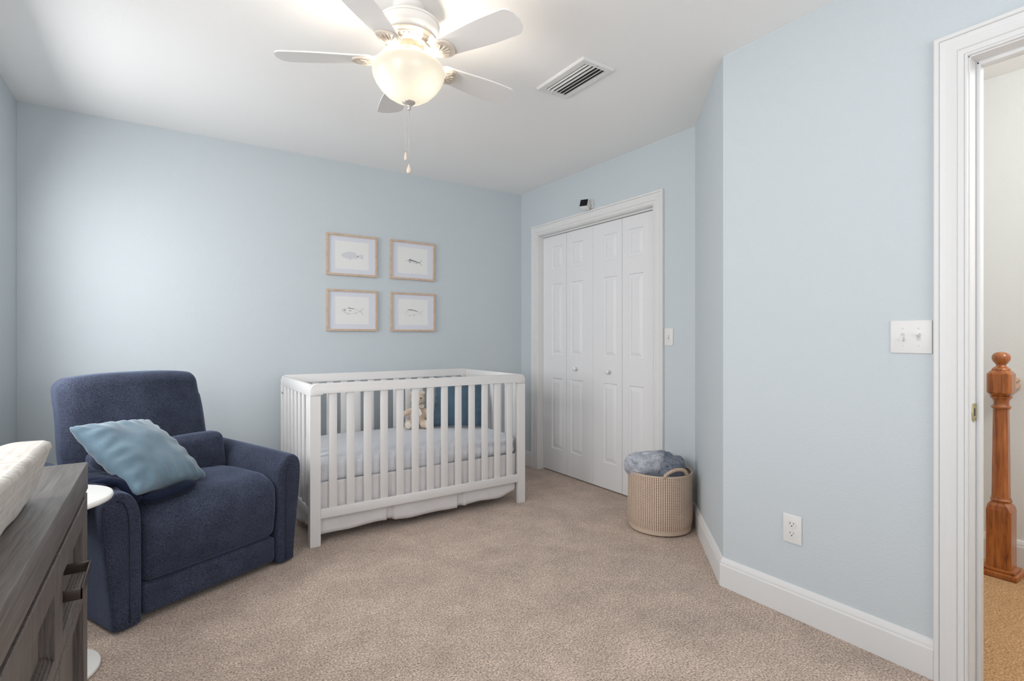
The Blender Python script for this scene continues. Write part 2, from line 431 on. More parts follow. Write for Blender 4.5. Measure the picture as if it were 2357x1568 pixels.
# door and closet casings: moulded profile (distance outward from opening edge, thickness)
CP = [(0.0, 0.0), (0.0, 0.010), (0.002, 0.0125), (0.0065, 0.0125), (0.008, 0.0095), (0.0095, 0.0125), (0.024, 0.0125), (0.0255, 0.0105), (0.028, 0.0150), (0.040, 0.0140), (0.056, 0.0140), (0.070, 0.0165), (0.0715, 0.0140), (0.0735, 0.0200), (0.084, 0.0200), (0.087, 0.0175), (0.087, 0.0)]
def casing(bm, xw, y0, y1, zt, side=-1, prof=CP):
    """U-shaped mitred casing on plane x = xw, room side = side"""
    def ring(yf, zf):
        return [bm.verts.new((xw+side*t, yf(w), zf(w))) for w, t in prof]
    R = [ring(lambda w: y0-w, lambda w: 0.0), ring(lambda w: y0-w, lambda w: zt+w), ring(lambda w: y1+w, lambda w: zt+w), ring(lambda w: y1+w, lambda w: 0.0)]
    k = len(prof)
    for a, b in zip(R[:-1], R[1:]):
        for j in range(k): bm.faces.new((a[j], a[(j+1) % k], b[(j+1) % k], b[j]))
    bm.faces.new(R[0]); bm.faces.new(R[-1][::-1])
g = group_struct('trim_1')
bm = bm_new(); casing(bm, XC, K0, K1, KZ, -1); finish(bm, 'casing', M_trim, g)
bm = bm_new()       # closet jamb liners and head
box(bm, XC-0.002, XC+T-0.002, K1-0.004, K1+0.010, 0, KZ-0.0045); box(bm, XC-0.002, XC+T-0.002, K0-0.010, K0+0.004, 0, KZ-0.0045); box(bm, XC-0.002, XC+T-0.002, K0-0.010, K1+0.010, KZ-0.004, KZ+0.010)
finish(bm, 'jamb', M_trim, g)
boxobj('track', M_trim, (XC+0.036, XC+0.085, K0+0.005, K1-0.005, 2.0095, KZ-0.0045), g)
g = group_struct('trim_2')
bm = bm_new(); casing(bm, XD, D0, D1, DZ, -1); finish(bm, 'casing', M_trim, g)
bm = bm_new(); casing(bm, XD+T, D0, D1, DZ, 1); finish(bm, 'casing', M_trim, g)
bm = bm_new()
for (ya, yb) in ((D1-0.004, D1+0.015), (D0-0.015, D0+0.004)): box(bm, XD-0.001, XD+T+0.001, ya, yb, 0, DZ+0.01, bev=0.0015)
box(bm, XD-0.001, XD+T+0.001, D0, D1, DZ-0.004, DZ+0.015)
finish(bm, 'jamb', M_trim, g)
bm = bm_new()
for (ya, yb) in ((D1-0.0155, D1-0.003), (D0+0.003, D0+0.0155)): box(bm, XD+0.052, XD+0.088, ya, yb, 0, DZ-0.004, bev=0.004, seg=3)
box(bm, XD+0.052, XD+0.088, D0+0.004, D1-0.004, DZ-0.017, DZ-0.003, bev=0.004, seg=3)
finish(bm, 'door_stop', M_trim, g, smooth=True, angle=40)
# brass strike plate let into the jamb
bm = bm_new(); y_ = D1-0.0045
pts = [(XD+0.049, 0.872), (XD+0.049, 0.930), (XD+0.022, 0.930), (XD+0.014, 0.922), (XD+0.012, 0.901), (XD+0.014, 0.880), (XD+0.022, 0.872)]
prism(bm, pts, 'y', y_-0.0022, y_+0.0005)
sp_ = finish(bm, 'strike_plate', M_brass, g); sp_['label'] = 'brass strike plate'
boxobj('latch_hole_shade', M_dark, (XD+0.026, XD+0.037, y_-0.0026, y_-0.0018, 0.889, 0.914), sp_)  # raised dark patch in place of the shaded hole
bm = bm_new()
for z in (0.879, 0.923): lathe(bm, [(0, 0), (0.0035, 0.0), (0.0035, 0.001), (0, 0.001)], 12); 
for i, v in enumerate(bm.verts):
    z = 0.879 if i < len(bm.verts)/2 else 0.923
    x, y, w = v.co; v.co = (XD+0.040+x, y_-0.0022-w, z+y)
finish(bm, 'screw', M_steel, sp_)

# unseen windows, near-left and rear ones added for their light: frames and panes
def window(name, axis, c, a0, a1, z0, z1, inward):
    g = group_struct(name)
    bm = bm_new()
    def b(p0, p1, za, zb, d0, d1):
        if axis == 'x': box(bm, min(d0, d1), max(d0, d1), p0, p1, za, zb, bev=0.003)
        else: box(bm, p0, p1, min(d0, d1), max(d0, d1), za, zb, bev=0.003)
    o0, o1 = c-inward*0.10, c-inward*0.06
    b(a0, a0+0.045, z0, z1, o0, o1); b(a1-0.045, a1, z0, z1, o0, o1); b(a0, a1, z0, z0+0.045, o0, o1); b(a0, a1, z1-0.045, z1, o0, o1)
    zm = (z0+z1)/2; b(a0, a1, zm-0.02, zm+0.02, o0, o1)
    fr = finish(bm, 'window_frame', M_trim, g, smooth=True, angle=40)
    bm = bm_new(); q0, q1 = c-inward*0.083, c-inward*0.079
    b(a0+0.04, a1-0.04, z0+0.04, z1-0.04, q0, q1)
    finish(bm, 'pane', M_glass, fr)
    bm = bm_new(); b(a0, a1, z0-0.004, z0+0.012, c-inward*0.055, c+inward*0.006)
    finish(bm, 'window_sill', M_trim, g, smooth=True, angle=40)
window('window_1', 'x', XL, WY0, WY1, WZ0, WZ1, 1)
window('fill_window_near', 'x', XL, VY0_, VY1_, VZ0_, WZ1, 1)
window('fill_window_rear', 'y', YR, XD-2.35, XD-0.45, 0.83, 2.08, 1)  # rear window added to carry the fill light

# ------------------------------------------------------------------ folding closet doors (door_1)
def leaf_mesh(y0, y1, pan):
    """raised-panel door leaf; y0<y1; pan = (ya,yb) panel span; face toward -x"""
    bm = bm_new(); X = XC+0.049; z0, z1 = 0.010, 2.0055; ya, yb = pan
    zs = [(0.202, 0.800), (0.996, 1.596), (1.716, 1.914)]
    def q(*p): bm.faces.new([bm.verts.new(v) for v in p])
    def rect(x, a, b, c, d): q((x, a, c), (x, b, c), (x, b, d), (x, a, d))
    rect(X, y0, ya, z0, z1); rect(X, yb, y1, z0, z1)
    zc = z0
    for (a, b) in zs:
        rect(X, ya, yb, zc, a); zc = b
    rect(X, ya, yb, zc, z1)
    for (a, b) in zs:
        loops = [(0.0, 0.0), (0.004, 0.0065), (0.010, 0.0075), (0.017, 0.0065), (0.036, 0.0015), (0.038, 0.0)]
        prev = None
        for (ins, dp) in loops:
            r = [(X+dp, ya+ins, a+ins), (X+dp, yb-ins, a+ins), (X+dp, yb-ins, b-ins), (X+dp, ya+ins, b-ins)]
            if prev:
                for i in range(4): q(prev[i], prev[(i+1) % 4], r[(i+1) % 4], r[i])
            prev = r
        q(*prev)
    XB = X+0.032
    rect(XB, y0, y1, z0, z1)
    q((X, y0, z0), (XB, y0, z0), (XB, y0, z1), (X, y0, z1)); q((X, y1, z0), (XB, y1, z0), (XB, y1, z1), (X, y1, z1))
    q((X, y0, z0), (X, y1, z0), (XB, y1, z0), (XB, y0, z0)); q((X, y0, z1), (X, y1, z1), (XB, y1, z1), (XB, y0, z1))
    bmesh.ops.remove_doubles(bm, verts=bm.verts[:], dist=1e-5)
    return bm
g = group_struct('door_1')
gp = 0.0016
leaves = [(3.303+gp, K1-0.006, (3.354, 3.497)), (2.986+0.0008, 3.303-gp, (3.103, 3.250)), (2.679+gp, 2.986-0.0008, (2.731, 2.873)), (K0+0.006, 2.679-gp, (2.478, 2.620))]
for i, (a, b, pn) in enumerate(leaves):
    lf = finish(leaf_mesh(a, b, pn), 'leaf', M_door, g)
    if i in (1, 2):
        yk, zk = ((3.178, 0.892), (2.808, 0.888))[i-1]
        bm = bm_new()
        lathe(bm, [(0, 0.0), (0.012, 0.0), (0.0095, 0.004), (0.008, 0.012), (0.012, 0.018), (0.0165, 0.022), (0.0175, 0.027), (0.015, 0.032), (0.008, 0.0345), (0, 0.035)], 28)
        for v in bm.verts: x, y, z = v.co; v.co = (XC+0.049-z, yk+x, zk+y)
        finish(bm, 'knob', M_door, lf, smooth=True)

# ------------------------------------------------------------------ baby crib
CX0, CX1, CY0, CY1 = 0.667, 2.092, 2.945, 3.785
crib = thing('crib', 'white slatted wooden baby crib standing against the back wall', 'crib', ((CX0+CX1)/2, (CY0+CY1)/2, 0))
ox, oy = (CX0+CX1)/2, (CY0+CY1)/2
hw, hd = (CX1-CX0)/2, (CY1-CY0)/2
TOPZ = 0.890
def long_side(sy):
    """side panel: legs, rounded top rail, bottom rail, 13 slats; sy=-1 front"""
    yo = sy*hd; yi = sy*(hd-0.026)
    ya, yb = min(yo, yi), max(yo, yi)
    for sx in (-1, 1):
        xa, xb = (-hw, -hw+0.055) if sx < 0 else (hw-0.055, hw)
        # L-shaped leg: wide face to the front, return along the end panel
        so, si, sr = sx*hw, sx*(hw-0.055), sx*(hw-0.024); yr = yo-sy*0.055
        bm = bm_new(); prism(bm, [(so, yo), (si, yo), (si, yi), (sr, yi), (sr, yr), (so, yr)], 'z', 0, TOPZ-0.0665, bev=0.0025)
        finish(bm, 'leg', M_crib, crib, smooth=True, angle=40)
    # top rail with rounded corners that turn down into the legs
    R = 0.035; r2 = 0.014; pts = []
    zt, zb = TOPZ, TOPZ-0.055; zj = TOPZ-0.066
    pts += [(-hw, zj), (-hw, zt-R)]
    for k in range(1, 9): a = pi-k*pi/16; pts.append((-hw+R+R*cos(a), zt-R+R*sin(a)))
    for k in range(0, 9): a = pi/2-k*pi/16; pts.append((hw-R+R*cos(a), zt-R+R*sin(a)))
    pts += [(hw, zj), (hw-0.055, zj)]
    for k in range(0, 5): a = k*pi/8; pts.append((hw-0.055-r2+r2*cos(a), zb-r2+r2*sin(a) if False else zj+(zb-zj)*sin(a)))
    for k in range(0, 5): a = pi/2+k*pi/8; pts.append((-hw+0.055+r2+r2*cos(a), zj+(zb-zj)*sin(a)))
    pts.append((-hw+0.055, zj))
    cl = []
    for p in pts:
        if not cl or (abs(p[0]-cl[-1][0])+abs(p[1]-cl[-1][1])) > 1e-5: cl.append(p)
    bm = bm_new(); prism(bm, cl, 'y', ya, yb, bev=0.004)
    finish(bm, 'top_rail', M_crib, crib, smooth=True, angle=50)
    bm = bm_new(); box(bm, -hw+0.0555, hw-0.0555, ya+0.001, yb-0.001, 0.148, 0.201, bev=0.004)
    finish(bm, 'bottom_rail', M_crib, crib, smooth=True, angle=40)
    for k in range(13):
        xc = -hw+0.123+k*(2*hw-0.246)/12
        bm = bm_new(); box(bm, xc-0.0225, xc+0.0225, (ya+yb)/2-0.0065, (ya+yb)/2+0.0065, 0.199, zb+0.004, bev=0.003)
        finish(bm, 'slat', M_crib, crib, smooth=True, angle=40)
long_side(-1); long_side(1)
def end_side(sx):
    xo = sx*(hw-0.001); xi = sx*(hw-0.022); xa, xb = min(xo, xi), max(xo, xi)
    bm = bm_new(); box(bm, xa, xb, -hd+0.0265, hd-0.0265, TOPZ-0.070, TOPZ-0.004, bev=0.004); finish(bm, 'end_rail', M_crib, crib, smooth=True, angle=40)
    bm = bm_new(); box(bm, xa, xb, -hd+0.0555, hd-0.0555, 0.148, 0.201, bev=0.004); finish(bm, 'end_rail', M_crib, crib, smooth=True, angle=40)
    n = 7; span = 2*(hd-0.0555); 
    for k in range(n):
        yc = -hd+0.0555+span*(k+0.5)/n
        bm = bm_new(); box(bm, (xa+xb)/2-0.0065, (xa+xb)/2+0.0065, yc-0.0225, yc+0.0225, 0.199, TOPZ-0.067, bev=0.003)
        finish(bm, 'end_slat', M_crib, crib, smooth=True, angle=40)
    for (yy, zz) in ((hd-0.052 if sx < 0 else 999, 0.775), (hd-0.052, 0.30), (-hd+0.045, 0.49), (-hd+0.045, 0.36)):
        if yy > 900: continue
        bm = bm_new(); lathe(bm, [(0, 0), (0.0075, 0), (0.0075, 0.002), (0.004, 0.0026), (0, 0.0012)], 16)
        for v in bm.verts:
            x, y, z = v.co; v.co = ((sx*(hw)+sx*z, yy+x, zz+y) if yy > 0 else (sx*(hw-0.024)-sx*z, yy+x, zz+y))
        finish(bm, 'bolt', M_steel, crib, smooth=True, angle=40)
end_side(-1); end_side(1)

# mattress, sheet and pleated skirt are separate loose things inside the crib
MX0, MX1, MY0, MY1 = CX0+0.032, CX1-0.045, CY0+0.045, CY1-0.04
def mfn(p):
    q = p.copy()
    w = noise.noise(Vector((p.x*9, p.y*3, p.z*28)))*0.004
    if p.y < MY0+0.05:
        q.y -= 0.006*sin((p.z-0.32)*90+p.x*5)*smoothstep(MX0+0.35, MX1, p.x)
    q.z += w
    ex = smoothstep(0.10, 0.0, p.x-MX0)
    q.z -= 0.004*ex*(1+sin(p.y*120))
    if p.z < 0.36: q.z += 0.012*noise.noise(Vector((p.x*6, p.y*6, 0)))
    return q
bm = bm_new(); soft_box(bm, MX0, MX1, MY0, MY1, 0.322, 0.468, r=0.045, bulge=(0.003, 0.004, 0.012), n=40, fn=mfn)
m_ = finish(bm, 'crib_mattress', M_sheet, smooth=True)
tag(m_, 'crib mattress in a grey and white patterned fitted sheet', 'mattress')
# skirt: box-pleated cloth hanging from under the mattress
def skirt_path():
    x0, x1, y0, y1 = MX0-0.002, MX1+0.018, MY0-0.004, MY1
    pts = []
    def line(a, b, n):
        for i in range(n): t = i/n; pts.append((a[0]+(b[0]-a[0])*t, a[1]+(b[1]-a[1])*t))
    line((x0, y1), (x0, y0+0.02), 40); line((x0, y0+0.02), (x0+0.02, y0), 6); line((x0+0.02, y0), (x1-0.03, y0), 260); line((x1-0.03, y0), (x1, y0+0.03), 6); line((x1, y0+0.03), (x1, y1), 40); pts.append((x1, y1))
    return pts
sp = skirt_path(); NZ = 14
bm = bm_new(); rows = []
for i, (x, y) in enumerate(sp):
    col = []
    front = 46 <= i <= 312
    for k in range(NZ+1):
        t = k/NZ
        zb = 0.050+0.006*sin(x*7.3+0.6)+0.004*sin(x*19)+(0.03*smoothstep(1.88, 2.06, x)) if front else 0.075+0.03*sin(y*9)
        z = 0.340*(1-t)+zb*t
        dx = dy = 0.0
        if front:
            dy = -0.004*t*sin(x*11)-0.003*t*noise.noise(Vector((x*14, t*2, 0)))
            for xp in (1.135, 1.610):
                d = x-xp
                if abs(d) < 0.030:      # inverted box pleat opening toward the hem
                    dy += 0.024*t*smoothstep(0.030, 0.012, abs(d))
                if 0.014 < d < 0.052: dy -= 0.010*t*smoothstep(0.052, 0.016, d)
                if -0.05 < d < -0.014: dy -= 0.006*t*smoothstep(0.05, 0.016, -d)
        else:
            dx = (0.012*t*sin(y*23)+0.012*t)*(-1 if x < 1.3 else 0.3)
        yy = y+dy
        col.append(bm.verts.new((x+dx, yy, z)))
    rows.append(col)
for a, b in zip(rows[:-1], rows[1:]):
    for k in range(NZ): bm.faces.new((a[k], b[k], b[k+1], a[k+1]))
s_ = finish(bm, 'crib_skirt', M_skirt, smooth=True)
md = s_.modifiers.new('thick', 'SOLIDIFY'); md.thickness = 0.0015
tag(s_, 'white pleated fabric skirt hanging below the crib mattress', 'crib skirt')

# ------------------------------------------------------------------ pillows
def pillow(name, size, thick, material, M, seed=0, n=44, pinch=0.10, wr=1.0, sag=None):
    bm = bm_new(); h = size/2; top = {}; bot = {}
    for i in range(n+1):
        for j in range(n+1):
            u = 2*i/n-1; v = 2*j/n-1
            # edges curve inward between the pointed corners
            sx = 1-pinch*(1-v*v)*abs(u)**3; sy = 1-pinch*(1-u*u)*abs(v)**3
            x = u*h*sx; y = v*h*sy
            e = max(0.0, (1-u**2))*max(0.0, (1-v**2))
            th = thick/2*(e**0.42)
            edge = min(1-abs(u), 1-abs(v))
            # seam gathers radiating from the edges and corners
            ang = atan2(v, u)
            gather = sin((u if abs(v) > abs(u) else v)*21+seed+2*noise.noise(Vector((u*2, v*2, seed))))*0.0045*smoothstep(0.0, 0.08, edge)*smoothstep(0.55, 0.10, edge)
            nz = noise.noise(Vector((u*2.3+seed, v*2.3, seed*1.7)))*0.010*smoothstep(0, 0.3, edge)
            gather *= wr
            P = Vector((x, y, th+gather+nz)); Q = Vector((x, y, -th+gather*0.6+nz*0.5))
            if sag: P = sag(P); Q = sag(Q)
            rim = (i in (0, n) or j in (0, n))
            top[i, j] = bm.verts.new(M @ P)
            bot[i, j] = top[i, j] if rim else bm.verts.new(M @ Q)
    for i in range(n):
        for j in range(n):
            bm.faces.new((top[i, j], top[i+1, j], top[i+1, j+1], top[i, j+1]))
            try: bm.faces.new((bot[i, j], bot[i, j+1], bot[i+1, j+1], bot[i+1, j]))
            except ValueError: pass
    return bm
def frame_from(A, B, C, D, bulge_off=0.0):
    """corners: A = (-x,+y), B = (+x,+y), C = (+x,-y), D = (-x,-y)"""
    A, B, C, D = [Vector(p) for p in (A, B, C, D)]
    c = (A+B+C+D)/4; ex = ((B-A)+(C-D)).normalized(); ey = ((A-D)+(B-C)).normalized(); ez = ex.cross(ey).normalized(); ey = ez.cross(ex)
    return Matrix(((ex.x, ey.x, ez.x, c.x), (ex.y, ey.y, ez.y, c.y), (ex.z, ey.z, ez.z, c.z), (0, 0, 0, 1))), c
Mp, c_ = frame_from((-0.305, 2.735, 0.776), (-0.055, 3.045, 0.740), (0.168, 2.840, 0.492), (-0.082, 2.525, 0.528))
bm = pillow('p', 0.412, 0.150, None, Mp, 1.3, pinch=0.06, wr=0.8)
p_ = finish(bm, 'throw_pillow', M_velvet, smooth=True)
tag(p_, 'light blue velvet square pillow leaning in the navy armchair', 'pillow')
Mp, c_ = frame_from((1.748, 3.640, 0.846), (2.050, 3.418, 0.846), (1.968, 3.290, 0.482), (1.655, 3.505, 0.482))
bm = pillow('p', 0.395, 0.115, None, Mp, 4.1, pinch=0.05)
p_ = finish(bm, 'throw_pillow', M_velvet2, smooth=True)
tag(p_, 'dark blue velvet square pillow standing upright inside the white crib', 'pillow')

# ------------------------------------------------------------------ teddy bear
tb = thing('teddy_bear', 'small beige plush teddy bear with an ivory ribbon sitting in the crib', 'teddy bear', (1.580, 3.600, 0.474), radians(-22))
tb.scale = (1.18, 1.18, 1.18)
bm = bm_new()
def ep(c, r, e=(0, 0, 0)):
    from mathutils import Euler
    ellipsoid(bm, c, r, M=Euler([radians(a) for a in e]).to_matrix())
ep((0, 0, 0.068), (0.050, 0.044, 0.066)); ep((0, -0.004, 0.11), (0.038, 0.034, 0.035))
ep((0, -0.006, 0.178), (0.044, 0.041, 0.043)); ep((0, -0.040, 0.166), (0.022, 0.022, 0.018))
ep((-0.034, 0.004, 0.215), (0.015, 0.008, 0.015)); ep((0.034, 0.004, 0.215), (0.015, 0.008, 0.015))
ep((-0.062, -0.010, 0.100), (0.045, 0.019, 0.019), (0, -28, 10)); ep((-0.092, -0.016, 0.085), (0.019, 0.018, 0.021))
ep((0.055, -0.014, 0.092), (0.040, 0.019, 0.019), (0, 52, -10)); ep((0.072, -0.022, 0.066), (0.018, 0.018, 0.020))
for s in (-1, 1):
    ep((s*0.042, -0.042, 0.026), (0.026, 0.048, 0.024), (0, 0, s*-24)); ep((s*0.058, -0.080, 0.032), (0.027, 0.017, 0.031))
body = finish(bm, 'body', M_teddy, tb, smooth=True)
rm = body.modifiers.new('skin', 'REMESH'); rm.mode = 'VOXEL'; rm.voxel_size = 0.0045; rm.use_smooth_shade = True
sm = body.modifiers.new('soft', 'SMOOTH'); sm.iterations = 5; sm.factor = 0.5
for s in (-1, 1):
    bm = bm_new(); ellipsoid(bm, (s*0.060, -0.096, 0.032), (0.018, 0.004, 0.021)); finish(bm, 'foot_pad', M_teddypad, tb, smooth=True)
    bm = bm_new(); ellipsoid(bm, (s*0.017, -0.043, 0.188), (0.0042, 0.0042, 0.0048)); finish(bm, 'eye', M_black, tb, smooth=True)
bm = bm_new(); ellipsoid(bm, (0, -0.061, 0.171), (0.006, 0.004, 0.0045)); tube(bm, [(0, -0.062, 0.168), (0, -0.0605, 0.160), (-0.006, -0.058, 0.156)], 0.001, 6); finish(bm, 'nose', mat('brown_thread', (0.16, 0.10, 0.07), 0.6), tb, smooth=True)
bm = bm_new()
tube(bm, [(0.037*cos(a), -0.008+0.034*sin(a), 0.138) for a in [2*pi*k/24 for k in range(24)]], 0.006, 6, closed=True)
ellipsoid(bm, (0, -0.044, 0.136), (0.008, 0.006, 0.008))
for s in (-1, 1):
    tube(bm, [(0, -0.046, 0.137), (s*0.014, -0.050, 0.146), (s*0.030, -0.046, 0.146), (s*0.034, -0.044, 0.136), (s*0.024, -0.046, 0.130), (0, -0.047, 0.135)], [0.003, 0.007, 0.009, 0.008, 0.007, 0.003], 8, flat=0.35)
    prism(bm, [(s*0.001, 0.134), (s*0.015, 0.120), (s*0.024, 0.092), (s*0.010, 0.078), (s*0.001, 0.104)], 'y', -0.0535, -0.0515)
finish(bm, 'ribbon', M_ribbon, tb, smooth=True, angle=50)

# ------------------------------------------------------------------ armchair
AC_O = (-0.150, 2.490, 0.0); AC_R = radians(26.1)
ac = thing('recliner_armchair', 'navy blue upholstered recliner armchair facing out of the left corner', 'armchair', AC_O, AC_R)
ac_M = Matrix.Translation(AC_O) @ Matrix.Rotation(AC_R, 4, 'Z')
def arm(side):
    """side=-1 left arm (s 0..0.1), +1 right arm; built around inner face then mirrored"""
    W0 = 0.80; prof = []
    # cross-section, outward = negative: (offset from inner face, height)
    sec = [(0.0, 0.010), (0.0, 0.022), (0.0, 0.06), (0.0, 0.38), (-0.002, 0.445), (-0.012, 0.492), (-0.034, 0.526), (-0.066, 0.546), (-0.100, 0.545), (-0.126, 0.530), (-0.139, 0.505), (-0.142, 0.460), (-0.136, 0.38), (-0.122, 0.25), (-0.106, 0.10), (-0.102, 0.04), (-0.101, 0.020), (-0.101, 0.010)]
    bm = bm_new(); ts = [0.0, 0.006, 0.02, 0.05, 0.12, 0.25, 0.40, 0.55, 0.68, 0.755, 0.765, 0.77]
    rings = []
    for t in ts:
        k = 1.0; ins = 0.0
        if t < 0.02: ins = 0.014*(1-sqrt(max(0, 1-(1-t/0.02)**2)))
        if t > 0.755: ins = 0.012*((t-0.755)/0.015)
        lift = 0.030*smoothstep(0.0, 0.65, t)+0.004*sin(t*9)
        ring = []
        for (o, z) in sec:
            cxx, czz = -0.055, 0.29
            oo = o-math.copysign(ins, o-cxx); zz = z-math.copysign(ins, z-czz) if z > 0.03 else z
            zz += lift*smoothstep(0.3, 0.54, z)
            x = 0.100+oo if side < 0 else W0-0.100-oo
            ring.append(bm.verts.new((x, t, zz)))
        rings.append(ring)
    n = len(sec)
    for a, b in zip(rings[:-1], rings[1:]):
        for j in range(n): bm.faces.new((a[j], a[(j+1) % n], b[(j+1) % n], b[j]))
    bm.faces.new(rings[0]); bm.faces.new(rings[-1][::-1])
    o = finish(bm, 'arm', M_chair, ac, smooth=True, angle=60)
    md = o.modifiers.new('sub', 'SUBSURF'); md.levels = 2; md.render_levels = 2
    # double seam down the front of the arm
    pth = [(-0.046, 0.030), (-0.047, 0.20), (-0.048, 0.36), (-0.050, 0.44), (-0.058, 0.485), (-0.072, 0.508), (-0.090, 0.519)]
    bm = bm_new()
    P = []
    for (oo, z) in pth: P.append(((0.100+oo) if side < 0 else (W0-0.100-oo), -0.0005, z))
    # refine
    Q = []
    for a, b in zip(P[:-1], P[1:]):
        for k in range(4): Q.append(tuple(a[i]+(b[i]-a[i])*k/4 for i in range(3)))
    Q.append(P[-1]); tube(bm, Q, 0.0024, 8)
    finish(bm, 'piping', M_thread, o, smooth=True)
arm(-1); arm(1)
def seatfn(p):
    q = p.copy()
    f = smoothstep(0.13, -0.01, p.y)            # front waterfall edge
    if p.z > 0.30: q.z -= 0.050*f*f*smoothstep(0.30, 0.44, p.z)
    q.y -= 0.018*smoothstep(0.15, 0.34, p.z)*smoothstep(0.10, 0.0, p.y)
    q.z += 0.012*noise.noise(Vector((p.x*5, p.y*5, 1.0)))*smoothstep(0.3, 0.44, p.z)
    q.y += 0.005*noise.noise(Vector((p.x*6, 3.0, p.z*6)))
    return q
bm = bm_new(); soft_box(bm, 0.103, 0.697, 0.004, 0.60, 0.155, 0.462, r=0.042, bulge=(0, 0.012, 0.020), n=30, fn=seatfn)
finish(bm, 'seat', M_chair, ac, smooth=True)
bm = bm_new(); soft_box(bm, 0.103, 0.697, 0.010, 0.10, 0.030, 0.152, r=0.018, bulge=(0, 0.004, 0), n=16)
finish(bm, 'footrest', M_chair, ac, smooth=True)
bm = bm_new(); box(bm, 0.09, 0.71, 0.08, 0.74, 0.02, 0.30, bev=0.02); finish(bm, 'base', M_chair, ac, smooth=True, angle=40)
def backfn(p):
    q = p.copy(); t = (p.z-0.30)/0.66
    q.y += 0.155*t+0.015*t*t                        # lean
    q.y -= 0.022*smoothstep(0.5, 0.0, abs(p.x-0.385)/0.35)*smoothstep(0.3, 0.7, p.z)*smoothstep(0.60, 0.50, p.y)
    q.y += 0.04*abs((p.x-0.385)/0.31)**4     # sides roll away
    q.y += 0.006*noise.noise(Vector((p.x*6, p.y*3, p.z*6)))
    q.x += 0.008*noise.noise(Vector((2.0, p.y*3, p.z*5)))
    if p.z > 0.85: q.z -= 0.020*abs((p.x-0.385)/0.31)**3
    w = 1.0+0.03*smoothstep(0.9, 0.4, p.z); q.x = 0.385+(q.x-0.385)*w
    return q
bm = bm_new(); soft_box(bm, 0.072, 0.700, 0.475, 0.625, 0.30, 0.965, r=0.052, bulge=(0.006, 0.010, 0.004), n=32, fn=backfn)
finish(bm, 'backrest', M_chair, ac, smooth=True)
def lumfn(p):
    q = p.copy(); q.y += 0.20*(p.z-0.43); q.z += 0.008*noise.noise(Vector((p.x*5, 0, 4)))-0.012*smoothstep(0.5, 0.1, p.x); return q
bm = bm_new(); soft_box(bm, 0.106, 0.702, 0.405, 0.515, 0.440, 0.640, r=0.036, bulge=(0, 0.012, 0.003), n=24, fn=lumfn)
finish(bm, 'lumbar_cushion', M_chair, ac, smooth=True)
for (x, y) in ((0.12, 0.12), (0.68, 0.12), (0.12, 0.66), (0.68, 0.66)):
    bm = bm_new(); box(bm, x-0.02, x+0.02, y-0.02, y+0.02, 0.0, 0.028, bev=0.003); finish(bm, 'foot', M_black, ac, smooth=True, angle=40)

# dark throw blanket bunched over the left arm and under the pillow
bm = bm_new(); nu, nv = 70, 34; G = {}
for i in range(nu+1):
    for j in range(nv+1):
        a = i/nu; b = j/nv
        s = -0.080+0.155*a+0.006*sin(b*7); t = 0.055+0.40*b+0.020*a
        arm_top = 0.562+0.02*b
        base = arm_top if s < 0.07 else arm_top+(0.475-arm_top)*smoothstep(0.07, 0.135, s)
        drop = 0.12*smoothstep(-0.035, -0.075, s)
        wr = 0.002*sin(b*24+a*9+2.5*noise.noise(Vector((a*4, b*4, 0))))+0.003*noise.noise(Vector((a*9, b*9, 2)))
        edge = smoothstep(0, 0.12, a)*smoothstep(0, 0.10, b)*smoothstep(0, 0.10, 1-b)*smoothstep(0, 0.12, 1-a)
        z = base-drop+0.006+0.008*edge+wr*edge
        if s > 0.12: z += 0.010*edge*(1+sin(b*9))
        G[i, j] = bm.verts.new((s, t, z))
for i in range(nu):
    for j in range(nv): bm.faces.new((G[i, j], G[i+1, j], G[i+1, j+1], G[i, j+1]))
for v in bm.verts: v.co = ac_M @ v.co
# bunched folds running forward over the arm and tucked in front of the pillow
for k, (t0, s0, rr, dz) in enumerate(((0.16, -0.070, 0.017, 0.0), (0.21, -0.075, 0.021, 0.004), (0.27, -0.072, 0.022, 0.008), (0.33, -0.060, 0.022, 0.010), (0.40, -0.040, 0.018, 0.006))):
    P = []
    for j in range(15):
        q = j/14
        s_c = s0+(0.098-s0)*q**1.15; t_c = t0*(1-q)+0.022*q-0.010*sin(pi*q)*(k-1)+0.004*k*q
        top = 0.572+0.012*dz/0.01*0.5-0.006*sin(q*9+k)
        z_c = (top if s_c < 0.045 else top-(top-0.497)*smoothstep(0.045, 0.100, s_c))-0.05*smoothstep(0.12, 0.0, q)*(1 if s0 < -0.05 else 0)
        P.append(ac_M @ Vector((s_c, t_c, z_c)))
    tube(bm, P, [rr*(0.55+0.45*sin(pi*min(1, max(0, (j+2)/17))))*(1+0.10*sin(j*1.7+k)) for j in range(15)], 12, flat=0.75)
tube(bm, [ac_M @ Vector(p) for p in ((0.105, 0.035, 0.500), (0.13, 0.040, 0.492), (0.16, 0.048, 0.488), (0.20, 0.058, 0.486), (0.24, 0.070, 0.486), (0.28, 0.082, 0.488), (0.315, 0.094, 0.490), (0.34, 0.102, 0.490), (0.352, 0.108, 0.490))], [0.012, 0.024, 0.028, 0.026, 0.029, 0.031, 0.029, 0.022, 0.008], 18, flat=0.72)
th_ = finish(bm, 'throw_blanket', M_throw, smooth=True)
md = th_.modifiers.new('thick', 'SOLIDIFY'); md.thickness = 0.008; md.offset = 0
tag(th_, 'dark navy throw blanket bunched over the left chair arm under the pillow', 'blanket')

